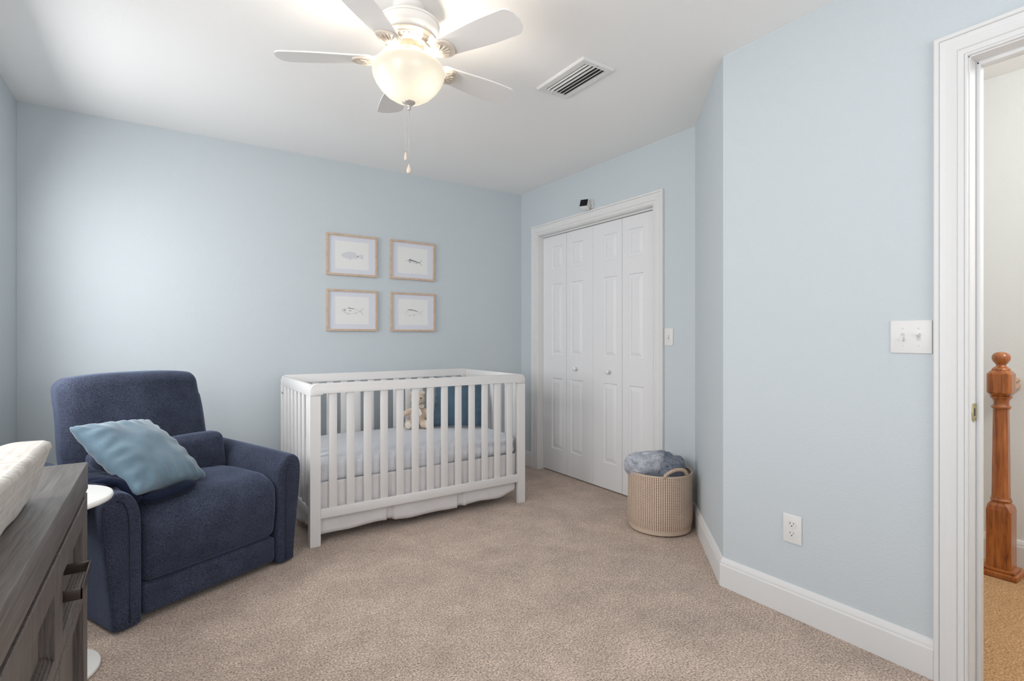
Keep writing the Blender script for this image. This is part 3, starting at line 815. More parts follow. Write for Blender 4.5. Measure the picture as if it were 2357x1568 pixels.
# ------------------------------------------------------------------ side table
stb = thing('side_table', 'round white pedestal side table between the dresser and the navy armchair', 'side table', (-0.335, 2.315, 0))
bm = bm_new(); lathe(bm, [(0, 0.580), (0.186, 0.580), (0.192, 0.583), (0.195, 0.590), (0.192, 0.598), (0.187, 0.600), (0, 0.600)], 72); finish(bm, 'table_top', M_table, stb, smooth=True, angle=50)
bm = bm_new(); lathe(bm, [(0, 0.020), (0.016, 0.020), (0.016, 0.580), (0, 0.580)], 24); finish(bm, 'pole', M_table, stb, smooth=True, angle=50)
bm = bm_new(); lathe(bm, [(0, 0), (0.152, 0.0), (0.158, 0.005), (0.158, 0.014), (0.150, 0.020), (0.03, 0.026), (0, 0.026)], 64); finish(bm, 'base', M_table, stb, smooth=True, angle=50)

# ------------------------------------------------------------------ dresser and changing pad
DX0, DX1, DY0, DY1, DTOP = -0.640, -0.134, 0.250, 1.469, 0.870
dr = thing('dresser', 'grey brown wooden dresser with recessed panel drawers along the left wall', 'dresser', (DX0, DY0, 0))
dw, dl = DX1-DX0, DY1-DY0
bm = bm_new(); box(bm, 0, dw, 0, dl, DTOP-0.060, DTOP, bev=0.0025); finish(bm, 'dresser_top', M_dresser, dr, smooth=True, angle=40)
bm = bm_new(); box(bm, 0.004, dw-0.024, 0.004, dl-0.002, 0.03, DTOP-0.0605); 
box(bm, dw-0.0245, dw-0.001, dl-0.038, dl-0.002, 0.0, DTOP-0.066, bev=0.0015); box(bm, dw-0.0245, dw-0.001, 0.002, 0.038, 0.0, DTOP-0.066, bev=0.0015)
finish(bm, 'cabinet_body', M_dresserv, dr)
cols = [(1.082-DY0, 1.428-DY0), (0.292-DY0, 1.076-DY0)]
rows_ = [(0.628, 0.800, 0.026, 0.046), (0.326, 0.622, 0.034, 0.024), (0.030, 0.320, 0.034, 0.030)]
def drawer(y0, y1, z0, z1, bot, topm, handle_y):
    Xf = dw; st = 0.034
    d = None
    bm = bm_new()
    def bar(ya, yb, za, zb): box(bm, Xf-0.022, Xf, ya, yb, za, zb, bev=0.0015)
    bar(y0, y0+st, z0, z1); bar(y1-st, y1, z0, z1); bar(y0+st-0.001, y1-st+0.001, z1-topm, z1); bar(y0+st-0.001, y1-st+0.001, z0, z0+bot)
    # stepped moulding round the recessed panel
    for (ins, dp, w) in ((0.0, 0.004, 0.006), (0.006, 0.008, 0.005), (0.011, 0.0115, 0.004)):
        a, b, c, e = y0+st+ins, y1-st-ins, z0+bot+ins, z1-topm-ins
        xf = Xf-dp
        box(bm, Xf-0.022, xf, a, a+w, c, e); box(bm, Xf-0.022, xf, b-w, b, c, e); box(bm, Xf-0.022, xf, a, b, c, c+w); box(bm, Xf-0.022, xf, a, b, e-w, e)
    box(bm, Xf-0.022, Xf-0.0155, y0+st+0.014, y1-st-0.014, z0+bot+0.014, z1-topm-0.014)
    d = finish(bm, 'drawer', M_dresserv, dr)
    hy0, hy1 = handle_y; hz = (z0+bot+z1-topm)/2+(0.010 if z1 > 0.7 else -0.035)
    bm = bm_new(); xr = Xf-0.0165; xo = Xf+0.024
    box(bm, xr, xo, hy0, hy0+0.003, hz-0.0095, hz+0.0095, bev=0.0006); box(bm, xr, xo, hy1-0.003, hy1, hz-0.0095, hz+0.0095, bev=0.0006)
    box(bm, xo-0.003, xo, hy0, hy1, hz-0.0095, hz+0.0095, bev=0.0006)
    finish(bm, 'pull', M_pull, d, smooth=True, angle=40)
for ci, (a, b) in enumerate(cols):
    mid = (a+b)/2 if ci else 1.192-DY0
    for (z0, z1, bt, tp) in rows_: drawer(a, b, z0, z1, bt, tp, (mid-0.066, mid+0.066))

# contoured changing pad with raised long sides
PX0, PX1, PY0, PY1 = -0.600, -0.150, 0.36, 1.178
bm = bm_new(); nu, nv = 60, 90; top = {}; bot = {}
pcx = (PX0+PX1)/2; pw = (PX1-PX0)/2
def pad_section(u):
    """u -1..1 across; returns (x offset, z) round the outline"""
    return None
prof = []
for k in range(nu+1):
    u = 2*k/nu-1
    z = 0.060+0.0435*smoothstep(0.30, 0.86, abs(u))
    prof.append((u*pw*0.955, z))
# closed loop: base right -> side right -> across the top -> side left -> base left
side = [(0.036, 0.001), (0.028, 0.008), (0.022, 0.026), (0.016, 0.045), (0.010, 0.065), (0.004, 0.082), (0.0, 0.093), (0.002, 0.100), (0.010, 0.1035)]
loop = [(pw-d_, z_) for d_, z_ in side]+[p for p in prof[::-1]]+[(-pw+d_, z_) for d_, z_ in side[::-1]]
rings = []
for j in range(nv+1):
    t = j/nv; y = PY0+(PY1-PY0)*t
    e = min(t, 1-t)*(PY1-PY0)
    ring = []
    ks = 1-0.035*(1-smoothstep(0, 0.03, e)) ; kz = 0.90+0.10*smoothstep(0, 0.025, e)
    for (x, z) in loop:
        lean = (-0.012*(z/0.10)*smoothstep(0.12, 0, e))*(1 if t > 0.5 else -1)    # ends flare outward at the top
        nx = 0.003*noise.noise(Vector((x*14, y*14, z*14)))
        ring.append(bm.verts.new((pcx+x*ks+nx, y+lean, DTOP+0.0008+z*kz+(0.003*noise.noise(Vector((x*9, y*9, 5))) if z > 0.03 else 0))))
    rings.append(ring)
n = len(loop)
for a, b in zip(rings[:-1], rings[1:]):
    for k in range(n): bm.faces.new((a[k], a[(k+1) % n], b[(k+1) % n], b[k]))
bm.faces.new(rings[0]); bm.faces.new(rings[-1][::-1])
cp = finish(bm, 'changing_pad', M_pad, smooth=True, angle=60)
tag(cp, 'off white quilted contoured changing pad lying on the grey brown dresser', 'changing pad')

# ------------------------------------------------------------------ framed fish prints
def strip(bm, pts, w, y):
    """flat pencil line in the x-z plane at depth y"""
    for a, b in zip(pts[:-1], pts[1:]):
        d = Vector((b[0]-a[0], b[1]-a[1]))
        if d.length < 1e-6: continue
        n_ = Vector((-d.y, d.x)).normalized()*w/2
        q = [(a[0]+n_.x, a[1]+n_.y), (b[0]+n_.x, b[1]+n_.y), (b[0]-n_.x, b[1]-n_.y), (a[0]-n_.x, a[1]-n_.y)]
        bm.faces.new([bm.verts.new((p[0], y, p[1])) for p in q])
def poly(bm, pts, y): bm.faces.new([bm.verts.new((p[0], y, p[1])) for p in pts])
def fish_outline(L, ht, hb, x0=-0.5, tail=0.78):
    up = [(x0*L+L*tail*t, ht*sin(pi*t**0.75)**0.8) for t in [k/16 for k in range(17)]]
    dn = [(x0*L+L*tail*t, -hb*sin(pi*t**0.85)**0.8) for t in [k/16 for k in range(17)]]
    return up, dn
def fish(kind, parent):
    bm = bm_new(); y = -0.0006; mm = M_sketch
    if kind == 'grouper':
        up, dn = fish_outline(0.165, 0.026, 0.022); mm = M_sketchpale
        poly(bm, up+dn[::-1][1:-1], y)
        poly(bm, [(0.038, 0.006), (0.062, 0.016), (0.080, 0.017), (0.083, -0.002), (0.080, -0.018), (0.062, -0.014), (0.038, -0.006)], y)
        poly(bm, [(-0.045, 0.022), (-0.02, 0.033), (0.0, 0.026), (0.015, 0.029), (0.032, 0.018), (0.020, 0.010), (-0.03, 0.018)], y-0.0001)
        poly(bm, [(-0.025, -0.016), (-0.018, -0.032), (-0.010, -0.030), (-0.010, -0.018)], y-0.0001); poly(bm, [(0.016, -0.014), (0.026, -0.024), (0.038, -0.018), (0.032, -0.010)], y-0.0001)
    elif kind == 'marlin':
        mm = M_sketchdark
        poly(bm, [(-0.045, 0.003), (-0.030, 0.012), (-0.024, 0.022), (-0.018, 0.013), (0.010, 0.008), (0.045, -0.001), (0.062, -0.006), (0.060, -0.010), (0.020, -0.004), (-0.020, 0.003)], y)
        strip(bm, [(-0.072, 0.001), (-0.045, 0.002)], 0.0012, y); strip(bm, [(-0.045, 0.002), (-0.02, -0.010), (0.02, -0.013), (0.058, -0.009)], 0.0008, y)
        strip(bm, [(0.058, -0.007), (0.075, 0.014)], 0.0026, y); strip(bm, [(0.058, -0.007), (0.078, -0.030)], 0.0022, y)
        poly(bm, [(-0.035, -0.004), (-0.028, -0.013), (-0.022, -0.009), (-0.02, -0.003)], y); poly(bm, [(0.022, -0.012), (0.028, -0.020), (0.032, -0.012)], y)
    elif kind == 'tuna':
        up, dn = fish_outline(0.160, 0.020, 0.020, tail=0.86)
        strip(bm, up, 0.0014, y); strip(bm, dn, 0.0011, y)
        strip(bm, [(0.056, 0), (0.068, 0.008), (0.082, 0.024)], 0.0026, y); strip(bm, [(0.056, 0), (0.068, -0.010), (0.080, -0.026)], 0.0026, y)
        poly(bm, [(-0.032, 0.018), (-0.026, 0.032), (-0.018, 0.023), (0.018, 0.020), (0.000, 0.014)], y)
        poly(bm, [(-0.070, 0.006), (-0.055, 0.014), (-0.045, 0.002), (-0.060, -0.002)], y); poly(bm, [(-0.030, 0.002), (-0.012, 0.006), (-0.006, 0.001), (-0.022, -0.003)], y)
        strip(bm, [(-0.066, -0.004), (-0.050, -0.012), (-0.036, -0.014)], 0.0018, y); poly(bm, [(-0.036, -0.018), (-0.030, -0.027), (-0.024, -0.019)], y); poly(bm, [(0.018, -0.014), (0.024, -0.022), (0.028, -0.012)], y)
    else:
        up = [(-0.070, -0.008), (-0.062, 0.008), (-0.048, 0.020), (-0.030, 0.024), (0.0, 0.020), (0.040, 0.008), (0.056, 0.002)]
        dn = [(-0.070, -0.008), (-0.058, -0.018), (-0.036, -0.022), (0.0, -0.018), (0.040, -0.008), (0.056, -0.001)]
        strip(bm, up, 0.0013, y); strip(bm, dn, 0.0010, y)
        poly(bm, [(-0.055, 0.020), (-0.035, 0.029), (0.000, 0.024), (0.040, 0.011), (0.038, 0.006), (0.0, 0.015), (-0.040, 0.018)], y)
        strip(bm, [(0.056, 0), (0.075, 0.016)], 0.002, y); strip(bm, [(0.056, 0), (0.074, -0.018)], 0.002, y)
        strip(bm, [(-0.050, 0.012), (-0.044, -0.002), (-0.050, -0.014)], 0.0010, y); strip(bm, [(-0.066, -0.006), (-0.056, -0.004)], 0.001, y); poly(bm, [(-0.040, -0.020), (-0.034, -0.028), (-0.028, -0.020)], y); poly(bm, [(-0.004, -0.017), (0.004, -0.024), (0.010, -0.015)], y)
    return finish(bm, 'fish_drawing', mm, parent)
FW, FH = 0.378, 0.305
def picture(x, z, kind, label, tilt=0.0):
    o = thing('picture_frame', label, 'picture', (x+FW/2, YB, z+FH/2), 0, 'framed fish prints on the back wall')
    o.rotation_euler = (0, tilt, 0)
    b = 0.0145; w, h = FW/2, FH/2; bm = bm_new()
    for ring in (((-w, -h), (w, -h), (w-b, -h+b), (-w+b, -h+b)), ((w, -h), (w, h), (w-b, h-b), (w-b, -h+b)), ((w, h), (-w, h), (-w+b, h-b), (w-b, h-b)), ((-w, h), (-w, -h), (-w+b, -h+b), (-w+b, h-b))):
        prism(bm, ring, 'y', -0.0185, -0.001)
    bmesh.ops.remove_doubles(bm, verts=bm.verts[:], dist=1e-6)
    finish(bm, 'frame', M_frame, o)
    boxobj('mount_board', M_mount, (-w+b-0.001, w-b+0.001, -0.0085, -0.004, -h+b-0.001, h-b+0.001), o)
    pr = boxobj('print', M_paper, (-w+b+0.050, w-b-0.050, -0.0090, -0.0084, -h+b+0.036, h-b-0.036), o)
    f = fish(kind, pr); f.location = (0.0, -0.0092, -0.004)
    return o
picture(0.987, 1.599, 'grouper', 'blond framed print of a pale rounded fish with a fan tail, upper left of four', radians(0.0))
picture(1.469, 1.599, 'marlin', 'blond framed print of a long billed fish, upper right of four', radians(0.4))
picture(0.988, 1.191, 'tuna', 'blond framed print of a spiny fish with a forked tail, lower left of four')
picture(1.473, 1.191, 'dolphinfish', 'blond framed print of a blunt headed tapering fish, lower right of four')

# ------------------------------------------------------------------ woven basket with plush blankets
BX, BY = 2.490, 2.105
bk = thing('woven_basket', 'round woven seagrass laundry basket standing in front of the closet door', 'basket', (BX, BY, 0))
BH = 0.345
def bprof(t):
    z = BH*t
    r = 0.150+0.038*sqrt(max(0, 1-(1-min(1, z/0.085))**2)) if z < 0.085 else 0.188+0.001*sin(z*20)
    return r, z
NR = BK_R*6; outer = [bprof(k/NR) for k in range(NR+1)]
def weave(r, z, a):
    return r+0.0016*cos(2*pi*BK_R*z/BH)*0.6-0.0016*(0.5+0.5*sin(a*BK_N))*(0.5+0.5*sin(2*pi*BK_R*z/BH))*1.3
bm = bm_new()
lathe(bm, outer, BK_N*4, uv=True, fn=weave)
body = finish(bm, 'basket_body', M_basket, bk, smooth=True)
bm = bm_new()
lathe(bm, [(0, 0.004), (0.150, 0.002)], 96); lathe(bm, [(0.180, 0.012), (0.181, 0.10), (0.181, BH)], 96); lathe(bm, [(0, 0.014), (0.180, 0.013)], 96)
tube(bm, [(0.1845*cos(a), 0.1845*sin(a), BH+0.001) for a in [2*pi*k/96 for k in range(96)]], 0.0052, 8, closed=True)
finish(bm, 'rim', mat('seagrass_rim', (0.52, 0.41, 0.32), 0.8), bk, smooth=True, angle=50)
def handle_loop(ang, wid=0.36, ht=0.060, lean=0.012):
    bm = bm_new(); P = []
    for k in range(25):
        t = k/24; a = ang+wid*(2*t-1); z = BH-0.004+ht*(sin(pi*t)**0.55); r = 0.184+lean*sin(pi*t)
        P.append((r*cos(a), r*sin(a), z))
    tube(bm, P, 0.0085, 10)
    Q = []
    for k in range(241):        # wrapped cord
        t = k/240; i = min(23, int(t*24)); f_ = t*24-i; p = Vector(P[i]).lerp(Vector(P[i+1]), f_)
        d = (Vector(P[i+1])-Vector(P[i])).normalized(); u = d.cross(Vector((cos(ang), sin(ang), 0))).normalized(); w = d.cross(u)
        ph = t*2*pi*17; Q.append(p+(u*cos(ph)+w*sin(ph))*0.0088)
    tube(bm, Q, 0.0022, 5)
    return finish(bm, 'handle', M_rope, bk, smooth=True)
M_rope = wood('rope_handle', ((0.30, 0.19, 0.12), (0.52, 0.40, 0.30), (0.70, 0.58, 0.46)), (160, 160, 160), 1.5, 0.8, 0.2, 0.0006)
handle_loop(radians(-108), wid=0.42, ht=0.052); handle_loop(radians(72), wid=0.42, ht=0.046)

def fuzzy(bm, faces, n, length, seed, droop=0.3):
    """short plush tufts standing on the faces"""
    rnd = random.Random(seed); fl = [f for f in faces]; areas = []; tot = 0
    for f in fl: tot += f.calc_area(); areas.append(tot)
    import bisect
    data = []
    for k in range(n):
        f = fl[min(len(fl)-1, bisect.bisect(areas, rnd.random()*tot))]
        vs = [v.co for v in f.verts]; a, b = rnd.random(), rnd.random()
        if len(vs) == 4: p = vs[0].lerp(vs[1], a).lerp(vs[3].lerp(vs[2], a), b)
        else: p = vs[0]
        data.append((p.copy(), f.normal.copy()))
    for p, nn in data:
        d = Vector((rnd.uniform(-1, 1), rnd.uniform(-1, 1), rnd.uniform(-1, 1)-droop))
        tip = p+(nn+d*0.55).normalized()*length*rnd.uniform(0.6, 1.2)
        side = nn.cross(d).normalized()*0.0011
        bm.faces.new([bm.verts.new(q) for q in (p-side-nn*0.002, p+side-nn*0.002, tip)])
def plush(name, material, shape, n, length, seed, label):
    bm = bm_new(); shape(bm); bm.normal_update()
    fuzzy(bm, list(bm.faces), n, length, seed)
    o = finish(bm, name, material, smooth=False)
    return tag(o, label, 'blanket')
def lump(bm, c, r, e, amp, seed, n=30):
    from mathutils import Euler
    M = Euler([radians(a) for a in e]).to_matrix()
    R = bmesh.ops.create_uvsphere(bm, u_segments=n, v_segments=n//2+4, radius=1.0)
    for v in R['verts']:
        d = v.co.normalized(); k = 1+amp*noise.noise(d*1.7+Vector((seed, 0, 0)))+amp*0.4*noise.noise(d*4+Vector((0, seed, 0)))
        # squarish folded-cloth shape
        q = Vector((math.copysign(abs(d.x)**0.75, d.x)*r[0], math.copysign(abs(d.y)**0.75, d.y)*r[1], math.copysign(abs(d.z)**0.8, d.z)*r[2]))*k
        v.co = (M @ q)+Vector(c)
def sh1(bm):
    lump(bm, (BX-0.060, BY+0.040, 0.380), (0.120, 0.098, 0.070), (0, -8, -28), 0.22, 2.0)
    lump(bm, (BX-0.105, BY+0.085, 0.372), (0.072, 0.062, 0.060), (0, 0, 10), 0.2, 5.0, 24)
def sh2(bm):
    lump(bm, (BX+0.040, BY-0.025, 0.368), (0.100, 0.094, 0.076), (0, 8, -30), 0.30, 9.0)
    lump(bm, (BX+0.012, BY-0.070, 0.340), (0.085, 0.060, 0.066), (0, 10, 0), 0.3, 12.0, 26)
plush('plush_blanket', M_furlight, sh1, 20000, 0.009, 3, 'pale grey fluffy blanket folded at the back of the woven basket')
plush('plush_blanket', M_furdark, sh2, 20000, 0.008, 4, 'darker slate grey fluffy blanket stuffed at the front of the woven basket')

# ------------------------------------------------------------------ wall plates, outlet, camera, vent
def plate_frame(name, label, cat, loc, rz):
    return thing(name, label, cat, loc, rz)
def rect_plate(bm, w, h, t=0.006, b=0.0025): box(bm, -w/2, w/2, -t, 0, -h/2, h/2, bev=b, seg=3)
def screw(parent, x, z, y=-0.0066):
    bm = bm_new(); lathe(bm, [(0, 0), (0.0032, 0), (0.0026, 0.0009), (0, 0.0012)], 14)
    for v in bm.verts: a, b, c = v.co; v.co = (x+a, y-c+0.0006, z+b)
    finish(bm, 'screw', M_plastic, parent, smooth=True)
def toggle(parent, x, up):
    bm = bm_new(); box(bm, x-0.0052, x+0.0052, -0.0072, -0.0056, -0.0125, 0.0125); s = finish(bm, 'switch_slot', mat('slot_grey', (0.55, 0.55, 0.54), 0.5), parent)
    bm = bm_new(); k = 1 if up else -1
    pts = [(-0.006, -k*0.004), (-0.006, k*0.010), (-0.020, k*0.0135), (-0.021, k*0.0075)]
    prism(bm, pts, 'x', x-0.0037, x+0.0037); finish(bm, 'toggle', M_plastic, parent)
# local -y faces the room; on walls x = const facing -x the plate is turned by -90 degrees
o = plate_frame('light_switch', 'white double toggle switch plate beside the hallway door casing', 'light switch', (XD, 0.7215, 1.145), -pi/2)
bm = bm_new(); rect_plate(bm, 0.121, 0.114); finish(bm, 'plate', M_plastic, o, smooth=True, angle=40)
toggle(o, -0.023, False); toggle(o, 0.023, True)
for x in (-0.023, 0.023):
    for z in (-0.030, 0.030): screw(o, x, z)
o = plate_frame('light_switch', 'white single toggle switch plate to the right of the closet casing', 'light switch', (XC, 2.2185, 1.146), -pi/2)
bm = bm_new(); rect_plate(bm, 0.068, 0.112); finish(bm, 'plate', M_plastic, o, smooth=True, angle=40)
toggle(o, 0, False); screw(o, 0, 0.030); screw(o, 0, -0.030)
o = plate_frame('wall_outlet', 'white duplex power outlet low on the blue wall left of the door casing', 'outlet', (XD, 1.1285, 0.357), -pi/2)
bm = bm_new(); rect_plate(bm, 0.0755, 0.117); finish(bm, 'plate', M_plastic, o, smooth=True, angle=40)
for zc in (0.0195, -0.0195):
    bm = bm_new(); pts = []
    for k in range(28):
        a = 2*pi*k/28; pts.append((0.0172*cos(a), zc+max(-0.0140, min(0.0140, 0.0172*sin(a)))))
    cl = []
    for p in pts:
        if not cl or abs(p[0]-cl[-1][0])+abs(p[1]-cl[-1][1]) > 1e-5: cl.append(p)
    prism(bm, cl, 'y', -0.0078, -0.0055); s = finish(bm, 'socket', mat('socket_white', (0.70, 0.70, 0.69), 0.4), o)
    bm = bm_new(); box(bm, -0.0075, -0.0055, -0.0082, -0.0077, zc+0.000, zc+0.0085); box(bm, 0.0055, 0.0075, -0.0082, -0.0077, zc+0.001, zc+0.0075)
    lathe(bm, [(0, -0.0), (0.0026, 0.0), (0.0026, 0.0005), (0, 0.0005)], 12)
    for v in bm.verts[16:]: a, b, c = v.co; v.co = (a, -0.0077-c, zc-0.0062+b)
    finish(bm, 'socket_hole_shade', M_dark, s)  # dark patches stand in for the shade inside the slots
screw(o, 0, 0)

# small security camera over the closet casing
o = thing('security_camera', 'small white security camera with black face above the closet doors', 'security camera', (XC, 2.945, 2.143))
bm = bm_new(); box(bm, -0.008, 0.0, -0.020, 0.020, -0.020, 0.045, bev=0.003); finish(bm, 'bracket', M_plastic, o, smooth=True, angle=40)
bm = bm_new(); tube(bm, [(-0.006, 0.0, 0.0), (-0.022, 0.004, -0.006), (-0.034, 0.008, -0.002)], 0.007, 12); finish(bm, 'stalk', M_plastic, o, smooth=True)
from mathutils import Euler
Mc = Matrix.Translation((-0.052, 0.018, 0.000)) @ Euler((radians(0), radians(25), radians(28))).to_matrix().to_4x4()
bm = bm_new(); box(bm, -0.034, 0.028, -0.031, 0.031, -0.031, 0.031, bev=0.010, seg=4, M=Mc); finish(bm, 'housing', M_plastic, o, smooth=True, angle=40)
bm = bm_new(); box(bm, -0.0365, -0.0325, -0.0295, 0.0295, -0.0295, 0.0295, bev=0.0018, seg=2, M=Mc); f_ = finish(bm, 'face', M_black, o, smooth=True, angle=40); f_['label'] = 'black camera face'

# ceiling vent
VX0, VX1, VY0, VY1 = 1.614, 1.813, 1.807, 2.171
o = thing('ceiling_vent', 'white rectangular louvred air vent in the ceiling right of the fan', 'vent', ((VX0+VX1)/2, (VY0+VY1)/2, H))
w, l = (VX1-VX0)/2, (VY1-VY0)/2; b = 0.028; bm = bm_new()
def hring(bm, w0, l0, z0, w1, l1, z1):
    A = [(-w0, -l0, z0), (w0, -l0, z0), (w0, l0, z0), (-w0, l0, z0)]; B = [(-w1, -l1, z1), (w1, -l1, z1), (w1, l1, z1), (-w1, l1, z1)]
    for i in range(4): bm.faces.new([bm.verts.new(p) for p in (A[i], A[(i+1) % 4], B[(i+1) % 4], B[i])])
hring(bm, w, l, 0, w, l, -0.004); hring(bm, w, l, -0.004, w-0.006, l-0.006, -0.011); hring(bm, w-0.006, l-0.006, -0.011, w-b, l-b, -0.011); hring(bm, w-b, l-b, -0.011, w-b, l-b, -0.0005)
bmesh.ops.remove_doubles(bm, verts=bm.verts[:], dist=1e-6); finish(bm, 'frame', M_plastic, o)
boxobj('dark_backing', M_dark, (-w+b-0.001, w-b+0.001, -l+b-0.001, l-b+0.001, -0.0012, -0.0004), o)  # dark plate stands in for the shade behind the louvres
for k in range(7):
    xc = -w+b+(k)*(2*w-2*b)/6.0; bm = bm_new(); tilt = radians(-38 if k < 3 else (38 if k > 3 else 0))
    M = Matrix.Translation((xc+(0.004 if k == 0 else (-0.004 if k == 6 else 0)), 0, -0.0062)) @ Matrix.Rotation(tilt, 4, 'Y')
    hh = 0.0056
    box(bm, -0.0009, 0.0009, -l+b, l-b, -hh, hh, M=M); finish(bm, 'slat', M_plastic, o)
for yy in (-l+0.013, l-0.013):
    bm = bm_new(); lathe(bm, [(0, -0.0128), (0.003, -0.012), (0.0035, -0.0108)], 12); 
    for v in bm.verts: v.co.y += yy
    finish(bm, 'screw', M_steel, o, smooth=True)

# ------------------------------------------------------------------ ceiling fan
FX, FY, FZ = 0.803, 1.916, 2.228
fan = thing('ceiling_fan', 'white five blade ceiling fan with a lit frosted glass bowl light', 'ceiling fan', (FX, FY, H))
def fz(z): return z-H
def lat(name, prof, m, parent=fan, n=64, ang=40):
    bm = bm_new(); lathe(bm, [(r, fz(z)) for r, z in prof], n); return finish(bm, name, m, parent, smooth=True, angle=ang)
lat('canopy', [(0, 2.4395), (0.062, 2.4395), (0.062, 2.433), (0.055, 2.421), (0.036, 2.413), (0.014, 2.411), (0, 2.411)], M_fan)
lat('downrod', [(0, 2.415), (0.0115, 2.415), (0.0115, 2.390), (0.016, 2.388), (0.016, 2.380), (0, 2.380)], M_fan, n=24)
lat('motor_housing', [(0, 2.386), (0.050, 2.385), (0.090, 2.381), (0.112, 2.375), (0.1195, 2.367), (0.1195, 2.361), (0.1165, 2.360), (0.118, 2.345), (0.116, 2.329), (0.109, 2.318), (0.104, 2.312), (0.098, 2.311), (0, 2.311)], M_fan)
# ribbed cream ring under the motor
bm = bm_new(); lathe(bm, [(r, fz(z)) for r, z in [(0.058, 2.311), (0.104, 2.311), (0.106, 2.305), (0.102, 2.299), (0.097, 2.297), (0.094, 2.291), (0.066, 2.279), (0.060, 2.281), (0.058, 2.311)]], 72)
for k in range(32):
    a = 2*pi*k/32; Mx = Matrix.Translation((0.080*cos(a), 0.080*sin(a), fz(2.2835))) @ Matrix.Rotation(a, 4, 'Z') @ Matrix.Rotation(-0.40, 4, 'Y')
    box(bm, -0.010, 0.010, -0.0026 if k % 2 else -0.0042, 0.0026 if k % 2 else 0.0042, -0.0022, 0.002, bev=0.001, M=Mx)
finish(bm, 'flywheel_ring', M_fancream, fan, smooth=True, angle=40)
lat('switch_housing', [(0.044, 2.290), (0.044, 2.266), (0.050, 2.263), (0.057, 2.260), (0.058, 2.242), (0.053, 2.237), (0.050, 2.232), (0.050, 2.198), (0, 2.198)], M_fancream)
AZ0 = 5.9
def iron_mesh():
    bm = bm_new()
    # swept arm from the flywheel out to the blade root
    for s in (-1, 1):
        tube(bm, [(0.072, s*0.006, fz(2.284)), (0.090, s*0.007, fz(2.268)), (0.105, s*0.009, fz(2.248)), (0.125, s*0.016, fz(2.228)), (0.150, s*0.028, fz(2.2215)), (0.180, s*0.034, fz(2.2215))], [0.007, 0.007, 0.0065, 0.006, 0.006, 0.005], 10, flat=0.6)
    # shield shaped plate under the blade root
    pts = [(0.108, -0.010), (0.125, -0.022), (0.150, -0.038), (0.178, -0.045), (0.200, -0.040), (0.212, -0.026), (0.220, 0.0), (0.212, 0.026), (0.200, 0.040), (0.178, 0.045), (0.150, 0.038), (0.125, 0.022), (0.108, 0.010)]
    A = [bm.verts.new((x, y, fz(FZ)-0.0045-y*tan(radians(11)))) for x, y in pts]; B = [bm.verts.new((x*0.985+0.003, y*0.9, fz(FZ)-0.011-y*tan(radians(11)))) for x, y in pts]
    n = len(pts); bm.faces.new(A); bm.faces.new(B[::-1])
    for i in range(n): bm.faces.new((A[i], A[(i+1) % n], B[(i+1) % n], B[i]))
    for k in range(5):
        a = radians(-50+25*k); p0 = Vector((0.150, 0, 0)); q = Vector((0.150+0.050*cos(a), 0.050*sin(a)*0.7, 0)); p = p0.lerp(q, 0.35)
        tube(bm, [(v.x, v.y, fz(FZ)-0.0125-v.y*tan(radians(11))) for v in (p, q)], 0.0028, 6)
    return bm
iron0 = finish(iron_mesh(), 'blade_bracket', M_fancream, fan, smooth=True, angle=40)
def blade_mesh():
    bm = bm_new(); P = []
    r0, r1 = 0.140, 0.512
    def half(x): return 0.043+0.017*smoothstep(r0, 0.40, x)
    up = [];
    for k in range(13): x = r0+0.01+(r1-0.045-r0-0.01)*k/12; up.append((x, half(x)))
    top = [(r0, 0.034)]+up
    for k in range(1, 9): a = pi/2-k*(pi/2)/8; top.append((r1-0.045+0.045*cos(a)*(0.80), 0.018+0.042*sin(a)))
    top.append((r1-0.004, 0.0))
    bot = [(x, -y) for x, y in top[::-1][1:]]
    pts = top+bot; tn = tan(radians(11))
    A = [bm.verts.new((x, y, fz(FZ)+0.0025-y*tn)) for x, y in pts]; B = [bm.verts.new((x, y, fz(FZ)-0.0035-y*tn)) for x, y in pts]
    n = len(pts); bm.faces.new(A); bm.faces.new(B[::-1])
    for i in range(n): bm.faces.new((A[i], A[(i+1) % n], B[(i+1) % n], B[i]))
    return bm
blade0 = finish(blade_mesh(), 'blade', M_fan, fan)
iron0.rotation_euler = (0, 0, radians(AZ0)); blade0.rotation_euler = (0, 0, radians(AZ0))
for k in range(1, 5):
    for src in (iron0, blade0):
        c = src.copy(); COL.objects.link(c); c.parent = fan; c.rotation_euler = (0, 0, radians(AZ0+72*k))
bm = bm_new(); lathe(bm, [(r, z) for r, z in [(0.120, 0.004), (0.131, 0.0), (0.1385, -0.010), (0.1400, -0.024), (0.137, -0.040), (0.128, -0.060), (0.112, -0.084), (0.088, -0.108), (0.060, -0.126), (0.030, -0.137), (0, -0.139), (0, -0.135), (0.030, -0.133), (0.060, -0.122), (0.088, -0.104), (0.110, -0.080), (0.125, -0.058), (0.134, -0.038), (0.1365, -0.024), (0.135, -0.012), (0.128, -0.003), (0.120, 0.0)]], 72)
bowl = finish(bm, 'bowl_shade', M_bowl, fan, smooth=True); bowl.location = (0, 0, fz(2.201)); bowl['label'] = 'lit frosted glass bowl'
